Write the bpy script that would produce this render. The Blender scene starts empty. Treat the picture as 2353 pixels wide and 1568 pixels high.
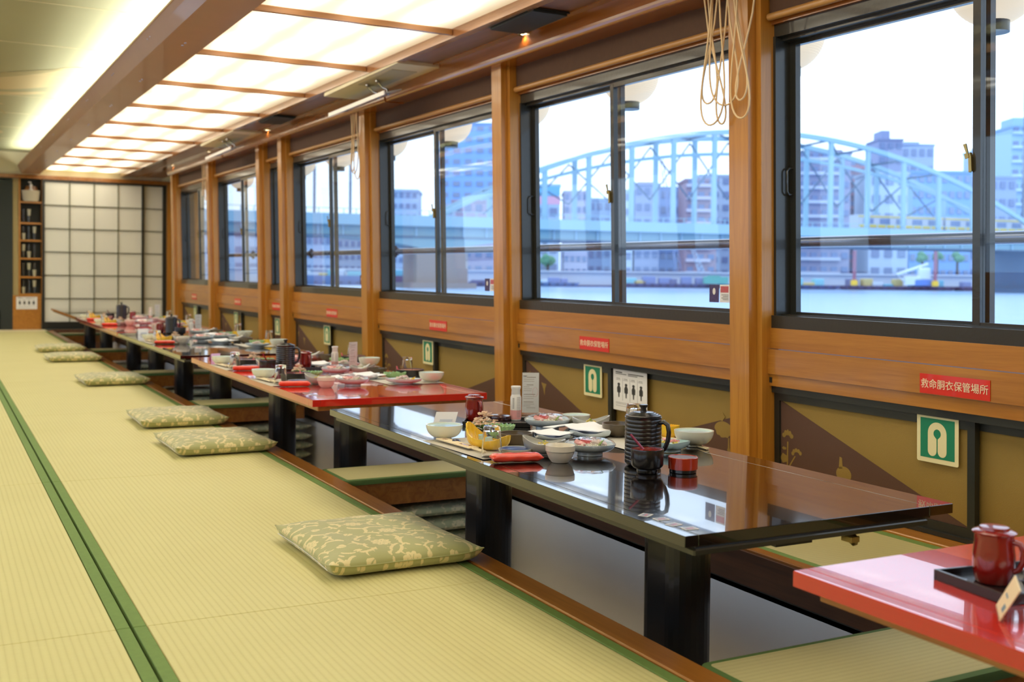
import bpy, bmesh, math, random
import numpy as np
from mathutils import Vector, Matrix
random.seed(7)
sc = bpy.context.scene
PI = math.pi

# ------------------------------------------------------------------ camera
cam_d = bpy.data.cameras.new('camera')
cam = bpy.data.objects.new('camera', cam_d)
sc.collection.objects.link(cam)
sc.camera = cam
_p = Vector((-1326, -72, 2503)).normalized()
_q = Vector((4724, -8, 2503)); _q = (_q - _q.dot(_p) * _p).normalized()
_u = _q.cross(_p)
if _u.y > 0: _u = -_u
# rows: boat axes X (to starboard), Y (aft), Z (up) seen in camera axes (right, down, forward)
cam.matrix_world = Matrix(((_q.x, -_q.y, -_q.z, 0.0), (_p.x, -_p.y, -_p.z, 0.0), (_u.x, -_u.y, -_u.z, 0.75), (0, 0, 0, 1)))
cam_d.sensor_width = 36
cam_d.lens = 36 * 2503 / 2353
cam_d.shift_y = -79 / 2353
cam_d.clip_end = 3000
cam_d.clip_start = 0.05
cam_d.dof.use_dof = True
cam_d.dof.focus_distance = 2.95
cam_d.dof.aperture_fstop = 4.5

# ------------------------------------------------------------------ light, exposure
w = bpy.data.worlds.new('sky'); sc.world = w; w.use_nodes = True
wn = w.node_tree.nodes; wl = w.node_tree.links
bg = wn['Background']
tc = wn.new('ShaderNodeTexCoord'); sp = wn.new('ShaderNodeSeparateXYZ'); cr = wn.new('ShaderNodeValToRGB')
wl.new(tc.outputs['Generated'], sp.inputs[0]); wl.new(sp.outputs['Z'], cr.inputs[0])
cr.color_ramp.elements[0].position = 0.0; cr.color_ramp.elements[0].color = (0.62, 0.79, 1.0, 1)
cr.color_ramp.elements[1].position = 0.35; cr.color_ramp.elements[1].color = (0.70, 0.84, 1.0, 1)
wl.new(cr.outputs[0], bg.inputs[0]); bg.inputs[1].default_value = SKY = 2.35
PANEL = 4.5
COVE = 34
sc.view_settings.view_transform = 'Standard'
sc.view_settings.look = 'None'
sc.view_settings.exposure = 0.0
sc.view_settings.gamma = 1.0
sc.view_settings.use_curve_mapping = False
cy = sc.cycles
cy.use_denoising = True
cy.max_bounces = 10; cy.diffuse_bounces = 4; cy.glossy_bounces = 4
cy.transmission_bounces = 8; cy.transparent_max_bounces = 16
cy.caustics_reflective = False; cy.caustics_refractive = False
cy.sample_clamp_indirect = 6

# ------------------------------------------------------------------ helpers
def S(y, z):                       # sheer of the boat: everything rises a little towards the far end
    return z + (0.0045 + 0.0068 * z) * (y - 2)
def G(p): return (p[0], p[1], S(p[1], p[2]))
def W(p):                          # side wall: leans slightly inboard with height
    x, y, z = p
    return (x - 0.025 * (z - 0.4), y, S(y, z))
def M(p): return (0.72 - p[0], p[1], p[2])
def WM(p): return M(W(p))

class MB:
    def __init__(s): s.v = []; s.f = []; s.m = []; s.sm = []
    def add(s, vs, fs, mi=0, smooth=False):
        b = len(s.v); s.v += [tuple(p) for p in vs]
        for f in fs: s.f.append(tuple(b + i for i in f)); s.m.append(mi); s.sm.append(smooth)
        return s
    def hexa(s, p, mi=0):
        return s.add(p, [(0, 3, 2, 1), (4, 5, 6, 7), (0, 1, 5, 4), (1, 2, 6, 5), (2, 3, 7, 6), (3, 0, 4, 7)], mi)
    def box(s, x0, x1, y0, y1, z0, z1, mi=0):
        return s.hexa([(x0, y0, z0), (x1, y0, z0), (x1, y1, z0), (x0, y1, z0), (x0, y0, z1), (x1, y0, z1), (x1, y1, z1), (x0, y1, z1)], mi)
    def cbox(s, x0, x1, y0, y1, z0, z1, c=0.004, mi=0):   # box with chamfered vertical and top edges
        a = [(x0 + c, y0), (x1 - c, y0), (x1, y0 + c), (x1, y1 - c), (x1 - c, y1), (x0 + c, y1), (x0, y1 - c), (x0, y0 + c)]
        t = [(x0 + 2 * c, y0 + c), (x1 - 2 * c, y0 + c), (x1 - c, y0 + 2 * c), (x1 - c, y1 - 2 * c), (x1 - 2 * c, y1 - c), (x0 + 2 * c, y1 - c), (x0 + c, y1 - 2 * c), (x0 + c, y0 + 2 * c)]
        vs = [(x, y, z0) for x, y in a] + [(x, y, z1 - c) for x, y in a] + [(x, y, z1) for x, y in t]
        fs = [tuple(range(7, -1, -1)), tuple(range(16, 24))]
        for r in (0, 8):
            for i in range(8): j = (i + 1) % 8; fs.append((r + i, r + j, r + 8 + j, r + 8 + i))
        return s.add(vs, fs, mi)
    def quad(s, a, b, c, d, mi=0): return s.add([a, b, c, d], [(0, 1, 2, 3)], mi)
    def prism(s, poly, h, fn, mi=0, base=0.0):
        """poly of 2-D points; fn(u, v, w) -> 3-D"""
        n = len(poly)
        vs = [fn(u, v, base) for u, v in poly] + [fn(u, v, base + h) for u, v in poly]
        fs = [tuple(range(n - 1, -1, -1)), tuple(range(n, 2 * n))] + [(i, (i + 1) % n, n + (i + 1) % n, n + i) for i in range(n)]
        return s.add(vs, fs, mi)
    def lathe(s, prof, c=(0, 0, 0), seg=28, mi=0, smooth=True, fr=None, sx=1, sy=1):
        vs = []; fs = []; n = len(prof)
        for (r, z) in prof:
            for k in range(seg):
                a = 2 * PI * k / seg; q = r * (fr(a, z) if fr else 1)
                vs.append((c[0] + q * math.cos(a) * sx, c[1] + q * math.sin(a) * sy, c[2] + z))
        for i in range(n - 1):
            for k in range(seg):
                j = (k + 1) % seg
                fs.append((i * seg + k, i * seg + j, (i + 1) * seg + j, (i + 1) * seg + k))
        if prof[0][0] > 1e-6: fs.append(tuple(range(seg - 1, -1, -1)))
        if prof[-1][0] > 1e-6: fs.append(tuple((n - 1) * seg + k for k in range(seg)))
        return s.add(vs, fs, mi, smooth)
    def tube(s, pts, r, seg=8, mi=0, closed=False, rf=None):
        pts = [Vector(p) for p in pts]; n = len(pts); vs = []; fs = []
        up = None
        for i, p in enumerate(pts):
            t = (pts[(i + 1) % n] - pts[i - 1]) if closed else (pts[min(i + 1, n - 1)] - pts[max(i - 1, 0)])
            t.normalize()
            if up is None: up = t.orthogonal().normalized()
            up = (up - up.dot(t) * t); up = up.normalized() if up.length > 1e-6 else t.orthogonal().normalized()
            sd = t.cross(up); rr = r * (rf(i / max(1, n - 1)) if rf else 1)
            for k in range(seg):
                a = 2 * PI * k / seg; vs.append(p + (up * math.cos(a) + sd * math.sin(a)) * rr)
        for i in range(n if closed else n - 1):
            i2 = (i + 1) % n
            for k in range(seg):
                j = (k + 1) % seg; fs.append((i * seg + k, i * seg + j, i2 * seg + j, i2 * seg + k))
        if not closed: fs += [tuple(range(seg - 1, -1, -1)), tuple((n - 1) * seg + k for k in range(seg))]
        return s.add(vs, fs, mi, True)
    def mesh(s, name, mats, fn=None, off=(0, 0, 0)):
        v = [fn(p) for p in s.v] if fn else s.v
        v = [(p[0] - off[0], p[1] - off[1], p[2] - off[2]) for p in v]
        me = bpy.data.meshes.new(name); me.from_pydata(v, [], s.f)
        if not isinstance(mats, (list, tuple)): mats = [mats]
        for m in mats: me.materials.append(m)
        me.polygons.foreach_set('material_index', s.m); me.polygons.foreach_set('use_smooth', s.sm)
        bm = bmesh.new(); bm.from_mesh(me); bmesh.ops.recalc_face_normals(bm, faces=bm.faces); bm.to_mesh(me); bm.free()
        if any(s.sm): me.set_sharp_from_angle(angle=math.radians(48))
        me.update(); return me

def link(name, data, parent=None, loc=None):
    o = bpy.data.objects.new(name, data); sc.collection.objects.link(o)
    if parent is not None: o.parent = parent
    if loc is not None: o.location = loc
    return o
def tag(o, label=None, cat=None, group=None, kind=None):
    if label: o['label'] = label
    if cat: o['category'] = cat
    if group: o['group'] = group
    if kind: o['kind'] = kind
    return o
def thing(name, label, cat, loc=(0, 0, 0), group=None, rz=0):
    o = link(name, None, None, loc); o.empty_display_size = 0.05; o.rotation_euler = (0, 0, rz)
    return tag(o, label, cat, group)
def part(name, mb, mat, parent=None, fn=None, loc=None, world=False):
    """world=True: the shape is given in boat axes and its parent stands away from the origin (unrotated)"""
    off = (0, 0, 0)
    if world and parent is not None:
        off = list(parent.location)
        if parent.parent is not None:
            for i in range(3): off[i] += parent.parent.location[i]
    o = link(name, mb.mesh(name, mat, fn, off), parent, loc)
    if name in STUFF: o['kind'] = 'stuff'
    return o
STUFF = {'noodles', 'shredded_radish', 'seaweed', 'lettuce', 'shaved_topping', 'herb', 'green_herb', 'green_garnish', 'yellow_garnish', 'grains', 'pale_fish_slices', 'red_fish_pieces', 'food_pieces', 'tyre_fender', 'stiffener', 'parapet_rail', 'screw_head'}
def struct(name, mb=None, mat=None, fn=None):
    o = link(name, mb.mesh(name, mat, fn) if mb else None)
    o['kind'] = 'structure'; return o
def kids(o): return [c for c in bpy.data.objects if c.parent is o]
def copy_tree(o, ch=None):
    if ch is None: ch = tree(o)
    c = o.copy(); sc.collection.objects.link(c)
    for k, sub in ch:
        d = copy_tree(k, sub); d.parent = c
    return c
def tree(o): return [(k, tree(k)) for k in o.children]
def clone(o, label, loc, rz=0, scale=None, group=None):
    c = copy_tree(o); c.location = loc; c.rotation_euler = (0, 0, rz)
    if scale: c.scale = (scale, scale, scale)
    if label: c['label'] = label
    if group: c['group'] = group
    return c

# ------------------------------------------------------------------ materials
def srgb(r, g, b):
    f = lambda c: (c / 255 / 12.92) if c / 255 <= 0.04045 else ((c / 255 + 0.055) / 1.055) ** 2.4
    return (f(r), f(g), f(b), 1)
def mat(name, col, rough=0.5, metal=0, coat=0, trans=0, emit=None, es=0, noise=0.0, nscale=30, spec=0.5, bump=0, bscale=80, ior=1.45, sss=0):
    m = bpy.data.materials.new(name); m.use_nodes = True; nt = m.node_tree; b = nt.nodes['Principled BSDF']
    b.inputs['Base Color'].default_value = col; b.inputs['Roughness'].default_value = rough
    b.inputs['Metallic'].default_value = metal; b.inputs['Coat Weight'].default_value = coat; b.inputs['Coat Roughness'].default_value = 0.04
    b.inputs['Transmission Weight'].default_value = trans; b.inputs['Specular IOR Level'].default_value = spec; b.inputs['IOR'].default_value = ior
    if emit: b.inputs['Emission Color'].default_value = emit; b.inputs['Emission Strength'].default_value = es
    if noise or bump:
        t = nt.nodes.new('ShaderNodeTexCoord')
    if noise:
        n = nt.nodes.new('ShaderNodeTexNoise'); n.inputs['Scale'].default_value = nscale; n.inputs['Detail'].default_value = 3
        nt.links.new(t.outputs['Object'], n.inputs['Vector'])
        mx = nt.nodes.new('ShaderNodeMix'); mx.data_type = 'RGBA'
        d = [max(0, c * (1 - noise)) for c in col[:3]]; l = [min(1, c * (1 + noise)) for c in col[:3]]
        mx.inputs[6].default_value = (*d, 1); mx.inputs[7].default_value = (*l, 1)
        nt.links.new(n.outputs['Fac'], mx.inputs[0]); nt.links.new(mx.outputs[2], b.inputs['Base Color'])
    if bump:
        n2 = nt.nodes.new('ShaderNodeTexNoise'); n2.inputs['Scale'].default_value = bscale
        nt.links.new(t.outputs['Object'], n2.inputs['Vector'])
        bp = nt.nodes.new('ShaderNodeBump'); bp.inputs['Strength'].default_value = bump; bp.inputs['Distance'].default_value = 0.002
        nt.links.new(n2.outputs['Fac'], bp.inputs['Height']); nt.links.new(bp.outputs[0], b.inputs['Normal'])
    return m
def N(m): return m.node_tree.nodes
def wood(name, dark, light, along='Y', rough=0.32, coat=0.35, scale=1.0, contrast=1.0):
    m = bpy.data.materials.new(name); m.use_nodes = True; nt = m.node_tree; b = nt.nodes['Principled BSDF']
    t = nt.nodes.new('ShaderNodeTexCoord'); mp = nt.nodes.new('ShaderNodeMapping')
    s = {'Y': (26, 1.3, 26), 'X': (1.3, 26, 26), 'Z': (26, 26, 1.3)}[along]
    mp.inputs['Scale'].default_value = [k * scale for k in s]
    nt.links.new(t.outputs['Object'], mp.inputs[0])
    n = nt.nodes.new('ShaderNodeTexNoise'); n.inputs['Scale'].default_value = 1.0; n.inputs['Detail'].default_value = 6; n.inputs['Distortion'].default_value = 1.4
    nt.links.new(mp.outputs[0], n.inputs['Vector'])
    n2 = nt.nodes.new('ShaderNodeTexNoise'); n2.inputs['Scale'].default_value = 9; n2.inputs['Detail'].default_value = 3
    nt.links.new(mp.outputs[0], n2.inputs['Vector'])
    ad = nt.nodes.new('ShaderNodeMath'); ad.operation = 'MULTIPLY_ADD'; ad.inputs[1].default_value = 0.35; nt.links.new(n2.outputs['Fac'], ad.inputs[0]); nt.links.new(n.outputs['Fac'], ad.inputs[2])
    r = nt.nodes.new('ShaderNodeValToRGB'); r.color_ramp.elements[0].position = 0.66 - 0.2 * contrast; r.color_ramp.elements[1].position = 0.66 + 0.2 * contrast
    r.color_ramp.elements[0].color = dark; r.color_ramp.elements[1].color = light
    nt.links.new(ad.outputs[0], r.inputs[0]); nt.links.new(r.outputs[0], b.inputs['Base Color'])
    b.inputs['Roughness'].default_value = rough; b.inputs['Coat Weight'].default_value = coat; b.inputs['Coat Roughness'].default_value = 0.12
    bp = nt.nodes.new('ShaderNodeBump'); bp.inputs['Strength'].default_value = 0.08; bp.inputs['Distance'].default_value = 0.002
    nt.links.new(n.outputs['Fac'], bp.inputs['Height']); nt.links.new(bp.outputs[0], b.inputs['Normal'])
    return m
def tatami(name, along, base, dark, pitch=0.0155):
    m = bpy.data.materials.new(name); m.use_nodes = True; nt = m.node_tree; b = nt.nodes['Principled BSDF']; L = nt.links
    t = nt.nodes.new('ShaderNodeTexCoord'); sx = nt.nodes.new('ShaderNodeSeparateXYZ'); L.new(t.outputs['Object'], sx.inputs[0])
    a, c = ('X', 'Y') if along == 'Y' else ('Y', 'X')
    def math_(op, i0, v1=None, v2=None):
        k = nt.nodes.new('ShaderNodeMath'); k.operation = op
        for idx, v in enumerate((i0, v1, v2)):
            if v is None: continue
            if isinstance(v, (int, float)): k.inputs[idx].default_value = v
            else: L.new(v, k.inputs[idx])
        return k.outputs[0]
    w1 = nt.nodes.new('ShaderNodeTexNoise'); w1.inputs['Scale'].default_value = 3; L.new(t.outputs['Object'], w1.inputs['Vector'])
    co = math_('MULTIPLY_ADD', w1.outputs['Fac'], 0.004, sx.outputs[a])
    ph = math_('FRACT', math_('DIVIDE', co, pitch))
    rib = math_('SINE', math_('MULTIPLY', ph, PI))           # 0 at grooves, 1 on the rib
    rib = math_('POWER', rib, 0.45)
    # fine weft across the rib
    f1 = math_('SINE', math_('MULTIPLY', sx.outputs[c], 2 * PI / 0.0042))
    f1 = math_('MULTIPLY_ADD', f1, 0.5, 0.5)
    n = nt.nodes.new('ShaderNodeTexNoise'); n.inputs['Scale'].default_value = 2.2; n.inputs['Detail'].default_value = 4; L.new(t.outputs['Object'], n.inputs['Vector'])
    mp = nt.nodes.new('ShaderNodeMapping'); mp.inputs['Scale'].default_value = (12, 160, 1) if along == 'Y' else (160, 12, 1)
    L.new(t.outputs['Object'], mp.inputs[0]); n3 = nt.nodes.new('ShaderNodeTexNoise'); n3.inputs['Scale'].default_value = 2; L.new(mp.outputs[0], n3.inputs['Vector'])
    k = math_('MULTIPLY_ADD', rib, 0.55, 0.2); k = math_('MULTIPLY_ADD', n.outputs['Fac'], 0.35, k); k = math_('MULTIPLY_ADD', n3.outputs['Fac'], 0.3, math_('SUBTRACT', k, 0.15))
    k = math_('MULTIPLY_ADD', f1, 0.07, k)
    mx = nt.nodes.new('ShaderNodeMix'); mx.data_type = 'RGBA'; mx.inputs[6].default_value = dark; mx.inputs[7].default_value = base
    L.new(k, mx.inputs[0]); L.new(mx.outputs[2], b.inputs['Base Color'])
    hgt = math_('MULTIPLY_ADD', f1, 0.25, rib)
    bp = nt.nodes.new('ShaderNodeBump'); bp.inputs['Strength'].default_value = 0.35; bp.inputs['Distance'].default_value = 0.0015
    L.new(hgt, bp.inputs['Height']); L.new(bp.outputs[0], b.inputs['Normal'])
    b.inputs['Roughness'].default_value = 0.55; b.inputs['Specular IOR Level'].default_value = 0.35
    return m

m_tat = tatami('tatami_rush', 'Y', srgb(212, 205, 146), srgb(184, 174, 110))
m_tat_x = tatami('tatami_rush_cross', 'X', srgb(196, 188, 136), srgb(168, 158, 108))
m_heri = mat('green_border_cloth', srgb(112, 140, 72), 0.75, noise=0.12, nscale=60, bump=0.3, bscale=900)
m_heri2 = mat('green_piping_cloth', srgb(84, 112, 58), 0.7, noise=0.12, nscale=60)
m_wood = wood('orange_varnished_wood', srgb(158, 98, 28), srgb(192, 130, 48), contrast=1.5)
m_woodz = wood('orange_varnished_post', srgb(166, 106, 32), srgb(200, 140, 54), 'Z', contrast=1.6)
m_woodd = wood('brown_varnished_beam', srgb(140, 78, 26), srgb(170, 102, 40), rough=0.22, coat=0.7, contrast=1.6)
m_ply = wood('brown_ceiling_plywood', srgb(104, 62, 34), srgb(136, 86, 50), rough=0.4, scale=0.5, contrast=1.4)
m_trim = wood('brown_edge_wood', srgb(146, 88, 32), srgb(176, 116, 50))
m_dkwood = wood('dark_pit_board', srgb(66, 38, 20), srgb(108, 66, 36), rough=0.5, coat=0.1, scale=0.6, contrast=1.2)
m_lamp_trim = wood('light_box_trim', srgb(150, 98, 48), srgb(180, 126, 72), along='X')
m_lamp_trim2 = wood('light_box_rail', srgb(160, 106, 66), srgb(186, 134, 92), rough=0.18, coat=0.8)
m_fascia = mat('pinkish_brown_fascia', srgb(178, 134, 98), 0.38, noise=0.06, nscale=8, coat=0.2)
m_ceil = mat('pale_green_ceiling_panel', srgb(160, 158, 124), 0.6, noise=0.05, nscale=1.5)
m_white = mat('cream_panel', srgb(226, 216, 180), 0.6)
m_blackm = mat('black_aluminium', srgb(46, 46, 40), 0.28, metal=0.0, coat=0.35, bump=0.25, bscale=60)
m_blackf = mat('black_lacquer_frame', srgb(38, 40, 36), 0.4, coat=0.2)
m_lacq = mat('black_lacquer', srgb(20, 13, 11), 0.12, coat=1.0, noise=0.2, nscale=8)
N(m_lacq)['Principled BSDF'].inputs['Coat Roughness'].default_value = 0.015
m_lacqe = mat('black_lacquer_edge', srgb(44, 42, 32), 0.3, coat=0.35, noise=0.15, nscale=6)
m_redl = mat('red_lacquer', srgb(196, 40, 28), 0.15, coat=1.0)
N(m_redl)['Principled BSDF'].inputs['Coat Roughness'].default_value = 0.015
m_rede = mat('red_lacquer_edge', srgb(186, 42, 34), 0.3, coat=0.3)
m_leg = mat('black_table_leg', srgb(22, 22, 24), 0.32, coat=0.25, noise=0.2, nscale=6)
m_steel = mat('brushed_pit_sheet', srgb(250, 246, 244), 0.42, metal=0.0, noise=0.1, nscale=2.5)
m_pit = mat('pit_floor', srgb(190, 178, 156), 0.5, noise=0.1, nscale=3)
m_gold = mat('gold_brown_cloth', srgb(150, 122, 58), 0.72, noise=0.08, nscale=5, bump=0.5, bscale=500)
m_plum = mat('plum_brown_cloth', srgb(92, 64, 50), 0.75, noise=0.05, nscale=6, bump=0.4, bscale=500)
m_blind = mat('dark_woven_blind', srgb(88, 60, 38), 0.7, noise=0.15, nscale=40)
m_bar = wood('pale_blind_bar', srgb(176, 124, 62), srgb(204, 154, 88))
m_red = mat('red_sticker', srgb(222, 46, 24), 0.4, coat=0.3)
m_cream = mat('cream_letters', srgb(246, 226, 186), 0.5)
m_green = mat('green_sign', srgb(24, 128, 92), 0.45)
m_glow = mat('cream_sign_border', srgb(232, 220, 170), 0.5)
m_paper = mat('white_paper', srgb(236, 234, 232), 0.7)
m_ink = mat('black_ink', srgb(52, 50, 48), 0.7)
m_beigewall = mat('beige_wall_cloth', srgb(176, 158, 112), 0.8, noise=0.05, nscale=20)
m_cer = mat('white_porcelain', srgb(226, 226, 208), 0.16, coat=0.6)
m_cerb = mat('blue_white_porcelain', srgb(206, 218, 222), 0.16, coat=0.6)
m_cerg = mat('grey_stoneware', srgb(176, 174, 164), 0.3, coat=0.4, noise=0.18, nscale=26)
m_brown = mat('brown_stoneware', srgb(92, 78, 58), 0.35, coat=0.35, noise=0.35, nscale=22)
m_yel = mat('yellow_glaze', srgb(238, 192, 52), 0.25, coat=0.6)
m_grn = mat('green_glaze', srgb(140, 178, 116), 0.22, coat=0.7, noise=0.25, nscale=40)
m_pbl = mat('pale_blue_glaze', srgb(176, 206, 208), 0.25, coat=0.5)
m_blu = mat('cobalt_line', srgb(60, 86, 150), 0.3)
m_jug = mat('black_ribbed_lacquer', srgb(26, 24, 25), 0.3, coat=0.5)
m_mug = mat('dark_red_plastic', srgb(132, 22, 16), 0.22, coat=0.9)
m_dkred = mat('dark_red_lacquer', srgb(148, 36, 22), 0.2, coat=0.8)
m_red2 = mat('orange_red_lacquer', srgb(176, 52, 24), 0.25, coat=0.6)
m_pack = mat('red_film_packet', srgb(226, 62, 40), 0.3, coat=0.5)
m_pw = mat('white_plastic', srgb(232, 228, 220), 0.35)
m_pink = mat('pink_plastic', srgb(226, 160, 156), 0.4)
m_fpink = mat('pink_fish', srgb(222, 150, 146), 0.35, noise=0.2, nscale=120, coat=0.3)
m_fred = mat('red_fish', srgb(196, 84, 86), 0.35, noise=0.2, nscale=90, coat=0.3)
m_fwhite = mat('pale_fish', srgb(230, 206, 198), 0.35, noise=0.08, nscale=90, coat=0.3)
m_daikon = mat('shredded_radish', srgb(228, 224, 206), 0.5, noise=0.12, nscale=150)
m_lett = mat('green_leaf', srgb(126, 160, 62), 0.45, noise=0.3, nscale=60)
m_fry = mat('pale_fried_slices', srgb(214, 180, 150), 0.6, noise=0.2, nscale=90)
m_food = mat('yellow_food', srgb(222, 198, 96), 0.5, noise=0.25, nscale=80)
m_silver = mat('steel', srgb(190, 190, 195), 0.2, metal=1)
m_brass = mat('brass', srgb(170, 150, 96), 0.35, metal=1)
m_rope = mat('beige_cord', srgb(226, 198, 152), 0.6)
m_mat = mat('paper_place_mat', srgb(196, 190, 178), 0.7)
m_sleeve = mat('cream_chopstick_paper', srgb(232, 214, 176), 0.7)
m_shoji = mat('shoji_paper', srgb(236, 236, 226), 0.85)
m_dkgrey = mat('dark_grey', srgb(44, 50, 48), 0.6)
m_lilac = mat('lilac_card', srgb(206, 180, 222), 0.6)

def glass_mat(name, tint=(1, 1, 1, 1), refl=0.12):
    m = bpy.data.materials.new(name); m.use_nodes = True; nt = m.node_tree
    for n in list(nt.nodes): nt.nodes.remove(n)
    o = nt.nodes.new('ShaderNodeOutputMaterial'); t = nt.nodes.new('ShaderNodeBsdfTransparent'); g = nt.nodes.new('ShaderNodeBsdfGlossy')
    t.inputs[0].default_value = tint; g.inputs['Roughness'].default_value = 0.0
    lw = nt.nodes.new('ShaderNodeLayerWeight'); lw.inputs[0].default_value = 0.5
    pw = nt.nodes.new('ShaderNodeMath'); pw.operation = 'POWER'; pw.inputs[1].default_value = 5.0
    ma = nt.nodes.new('ShaderNodeMath'); ma.operation = 'MULTIPLY_ADD'; ma.inputs[1].default_value = 0.96; ma.inputs[2].default_value = 0.035
    nt.links.new(lw.outputs['Facing'], pw.inputs[0]); nt.links.new(pw.outputs[0], ma.inputs[0])
    mx = nt.nodes.new('ShaderNodeMixShader'); nt.links.new(ma.outputs[0], mx.inputs[0]); nt.links.new(t.outputs[0], mx.inputs[1]); nt.links.new(g.outputs[0], mx.inputs[2]); nt.links.new(mx.outputs[0], o.inputs[0])
    return m
m_pane = glass_mat('window_glass', (0.97, 0.985, 1, 1))
m_film = glass_mat('cling_film', (0.96, 0.96, 0.97, 1))
m_clear = glass_mat('clear_acrylic', (0.93, 0.94, 0.93, 1))
m_glass = mat('drinking_glass', (1, 1, 1, 1), 0.0, trans=1.0, ior=1.3)

def panel_mat():
    m = bpy.data.materials.new('glowing_diffuser'); m.use_nodes = True; nt = m.node_tree; L = nt.links
    b = nt.nodes['Principled BSDF']; b.inputs['Base Color'].default_value = (0.7, 0.65, 0.5, 1); b.inputs['Roughness'].default_value = 0.6
    t = nt.nodes.new('ShaderNodeTexCoord'); s = nt.nodes.new('ShaderNodeSeparateXYZ'); L.new(t.outputs['Object'], s.inputs[0])
    def mt(op, a, b_=None, c=None):
        k = nt.nodes.new('ShaderNodeMath'); k.operation = op
        for i, v in enumerate((a, b_, c)):
            if v is None: continue
            if isinstance(v, (int, float)): k.inputs[i].default_value = v
            else: L.new(v, k.inputs[i])
        return k.outputs[0]
    # fluorescent tubes run fore and aft behind the diffuser: three rows, each 0.6 m long
    cx = mt('COSINE', mt('MULTIPLY', s.outputs['X'], 2 * PI / 0.31))
    cyy = mt('COSINE', mt('MULTIPLY', s.outputs['Y'], 2 * PI / 0.585))
    gx = mt('MULTIPLY_ADD', cx, 0.5, 0.5); gy = mt('MULTIPLY_ADD', cyy, -0.32, 0.68)
    e = mt('MULTIPLY', gx, gy)
    ex = mt('SMOOTH_MIN', mt('ABSOLUTE', mt('SUBTRACT', s.outputs['X'], 0.0)), 1.0, 0.1)
    edge = mt('SUBTRACT', 1.0, mt('POWER', mt('DIVIDE', mt('ABSOLUTE', s.outputs['X']), 0.49), 6))
    e = mt('MULTIPLY', mt('MULTIPLY_ADD', mt('POWER', e, 1.3), 1.25, 0.24), mt('MULTIPLY_ADD', edge, 0.55, 0.45))
    r = nt.nodes.new('ShaderNodeMix'); r.data_type = 'RGBA'; r.inputs[6].default_value = (1.0, 0.82, 0.54, 1); r.inputs[7].default_value = (1.0, 0.91, 0.72, 1)
    L.new(e, r.inputs[0]); L.new(r.outputs[2], b.inputs['Emission Color'])
    L.new(mt('MULTIPLY', e, PANEL), b.inputs['Emission Strength'])
    return m
m_panel = panel_mat()
m_dlight = mat('downlight_lamp', (1, 1, 1, 1), emit=(1, 0.85, 0.6, 1), es=12)
m_lantern = mat('lantern_paper', (0.30, 0.24, 0.17, 1), 0.7, emit=(1, 0.86, 0.66, 1), es=0.80)  # cream tone of sky-lit paper painted as emission over a dark base
# ------------------------------------------------------------------ floor: tatami mats on both sides of the pit
Y0, Y1 = -1.6, 15.4
PX0, PX1 = 1.325, 2.02            # sunken foot well
fl = struct('floor', MB().box(-1.95, PX0, Y0, Y1, -0.12, -0.03).box(PX1, 2.85, Y0, Y1, -0.12, -0.03), m_trim, G)
def mat_piece(x0, x1, y0, y1, left, right, m=m_tat, b=0.028):
    g = 0.0015
    o = part('tatami_mat', MB().cbox(x0 + (b if left else 0) + g, x1 - (b if right else 0) - g, y0 + g, y1 - g, -0.03, 0.0, 0.002), m, fl, G)
    for s, on in ((0, left), (1, right)):
        if on:
            a, c = (x0 + g, x0 + b) if s == 0 else (x1 - b, x1 - g)
            part('cloth_border', MB().cbox(a, c, y0 + g, y1 - g, -0.03, 0.0012, 0.001), m_heri, o, G)
seams = [-1.6, 0.60, 2.415, 4.22, 6.21, 8.1, 10.0, 11.9, 13.7, 14.9]
for a, c in zip(seams[:-1], seams[1:]):
    mat_piece(0.372, 1.252, a, c, True, True)
    mat_piece(-0.58, 0.368, a, c, True, True)
    mat_piece(-1.28, -0.60, a, c, True, True)
part('edge_board', MB().cbox(1.255, PX0, Y0, 14.95, -0.05, 0.004, 0.003), m_trim, fl, G)
part('threshold_board', MB().box(-1.9, 1.26, 14.9, 15.4, -0.03, 0.0), m_white, fl, G)
# window-side mats
for a, c in zip([-1.6, 0.2, 2.1, 3.95, 5.8, 7.6, 9.5, 11.4, 13.2], [0.2, 2.1, 3.95, 5.8, 7.6, 9.5, 11.4, 13.2, 15.3]):
    mat_piece(2.055, 2.545, a, c, True, True, m_tat_x, 0.03)
part('edge_board', MB().cbox(2.018, 2.055, Y0, 15.3, -0.05, 0.004, 0.003), m_trim, fl, G)
part('wall_edge_board', MB().cbox(2.545, 2.66, Y0, 13.4, -0.03, 0.008, 0.003), m_wood, fl, G)
# the foot well
pit = struct('foot_well')
part('pit_floor', MB().box(PX0, PX1, Y0, 15.3, -0.42, -0.40), m_pit, pit, G)
part('pit_side_sheet', MB().box(PX1, PX1 + .01, Y0, 15.3, -0.40, -0.1), m_steel, pit, G)
part('pit_side_sheet', MB().box(PX0 - .01, PX0, Y0, 15.3, -0.40, -0.05), m_steel, pit, G)
part('pit_side_board', MB().box(PX1 - .012, PX1 + .01, Y0, 15.3, -0.098, -0.004), m_dkwood, pit, G)
part('pit_joint_strip', MB().box(PX1 - .006, PX1 + .008, Y0, 15.3, -0.104, -0.098), m_blackf, pit, G)
part('pit_end_wall', MB().box(PX0, PX1, 15.3, 15.32, -0.40, 0), m_dkwood, pit, G)

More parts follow.
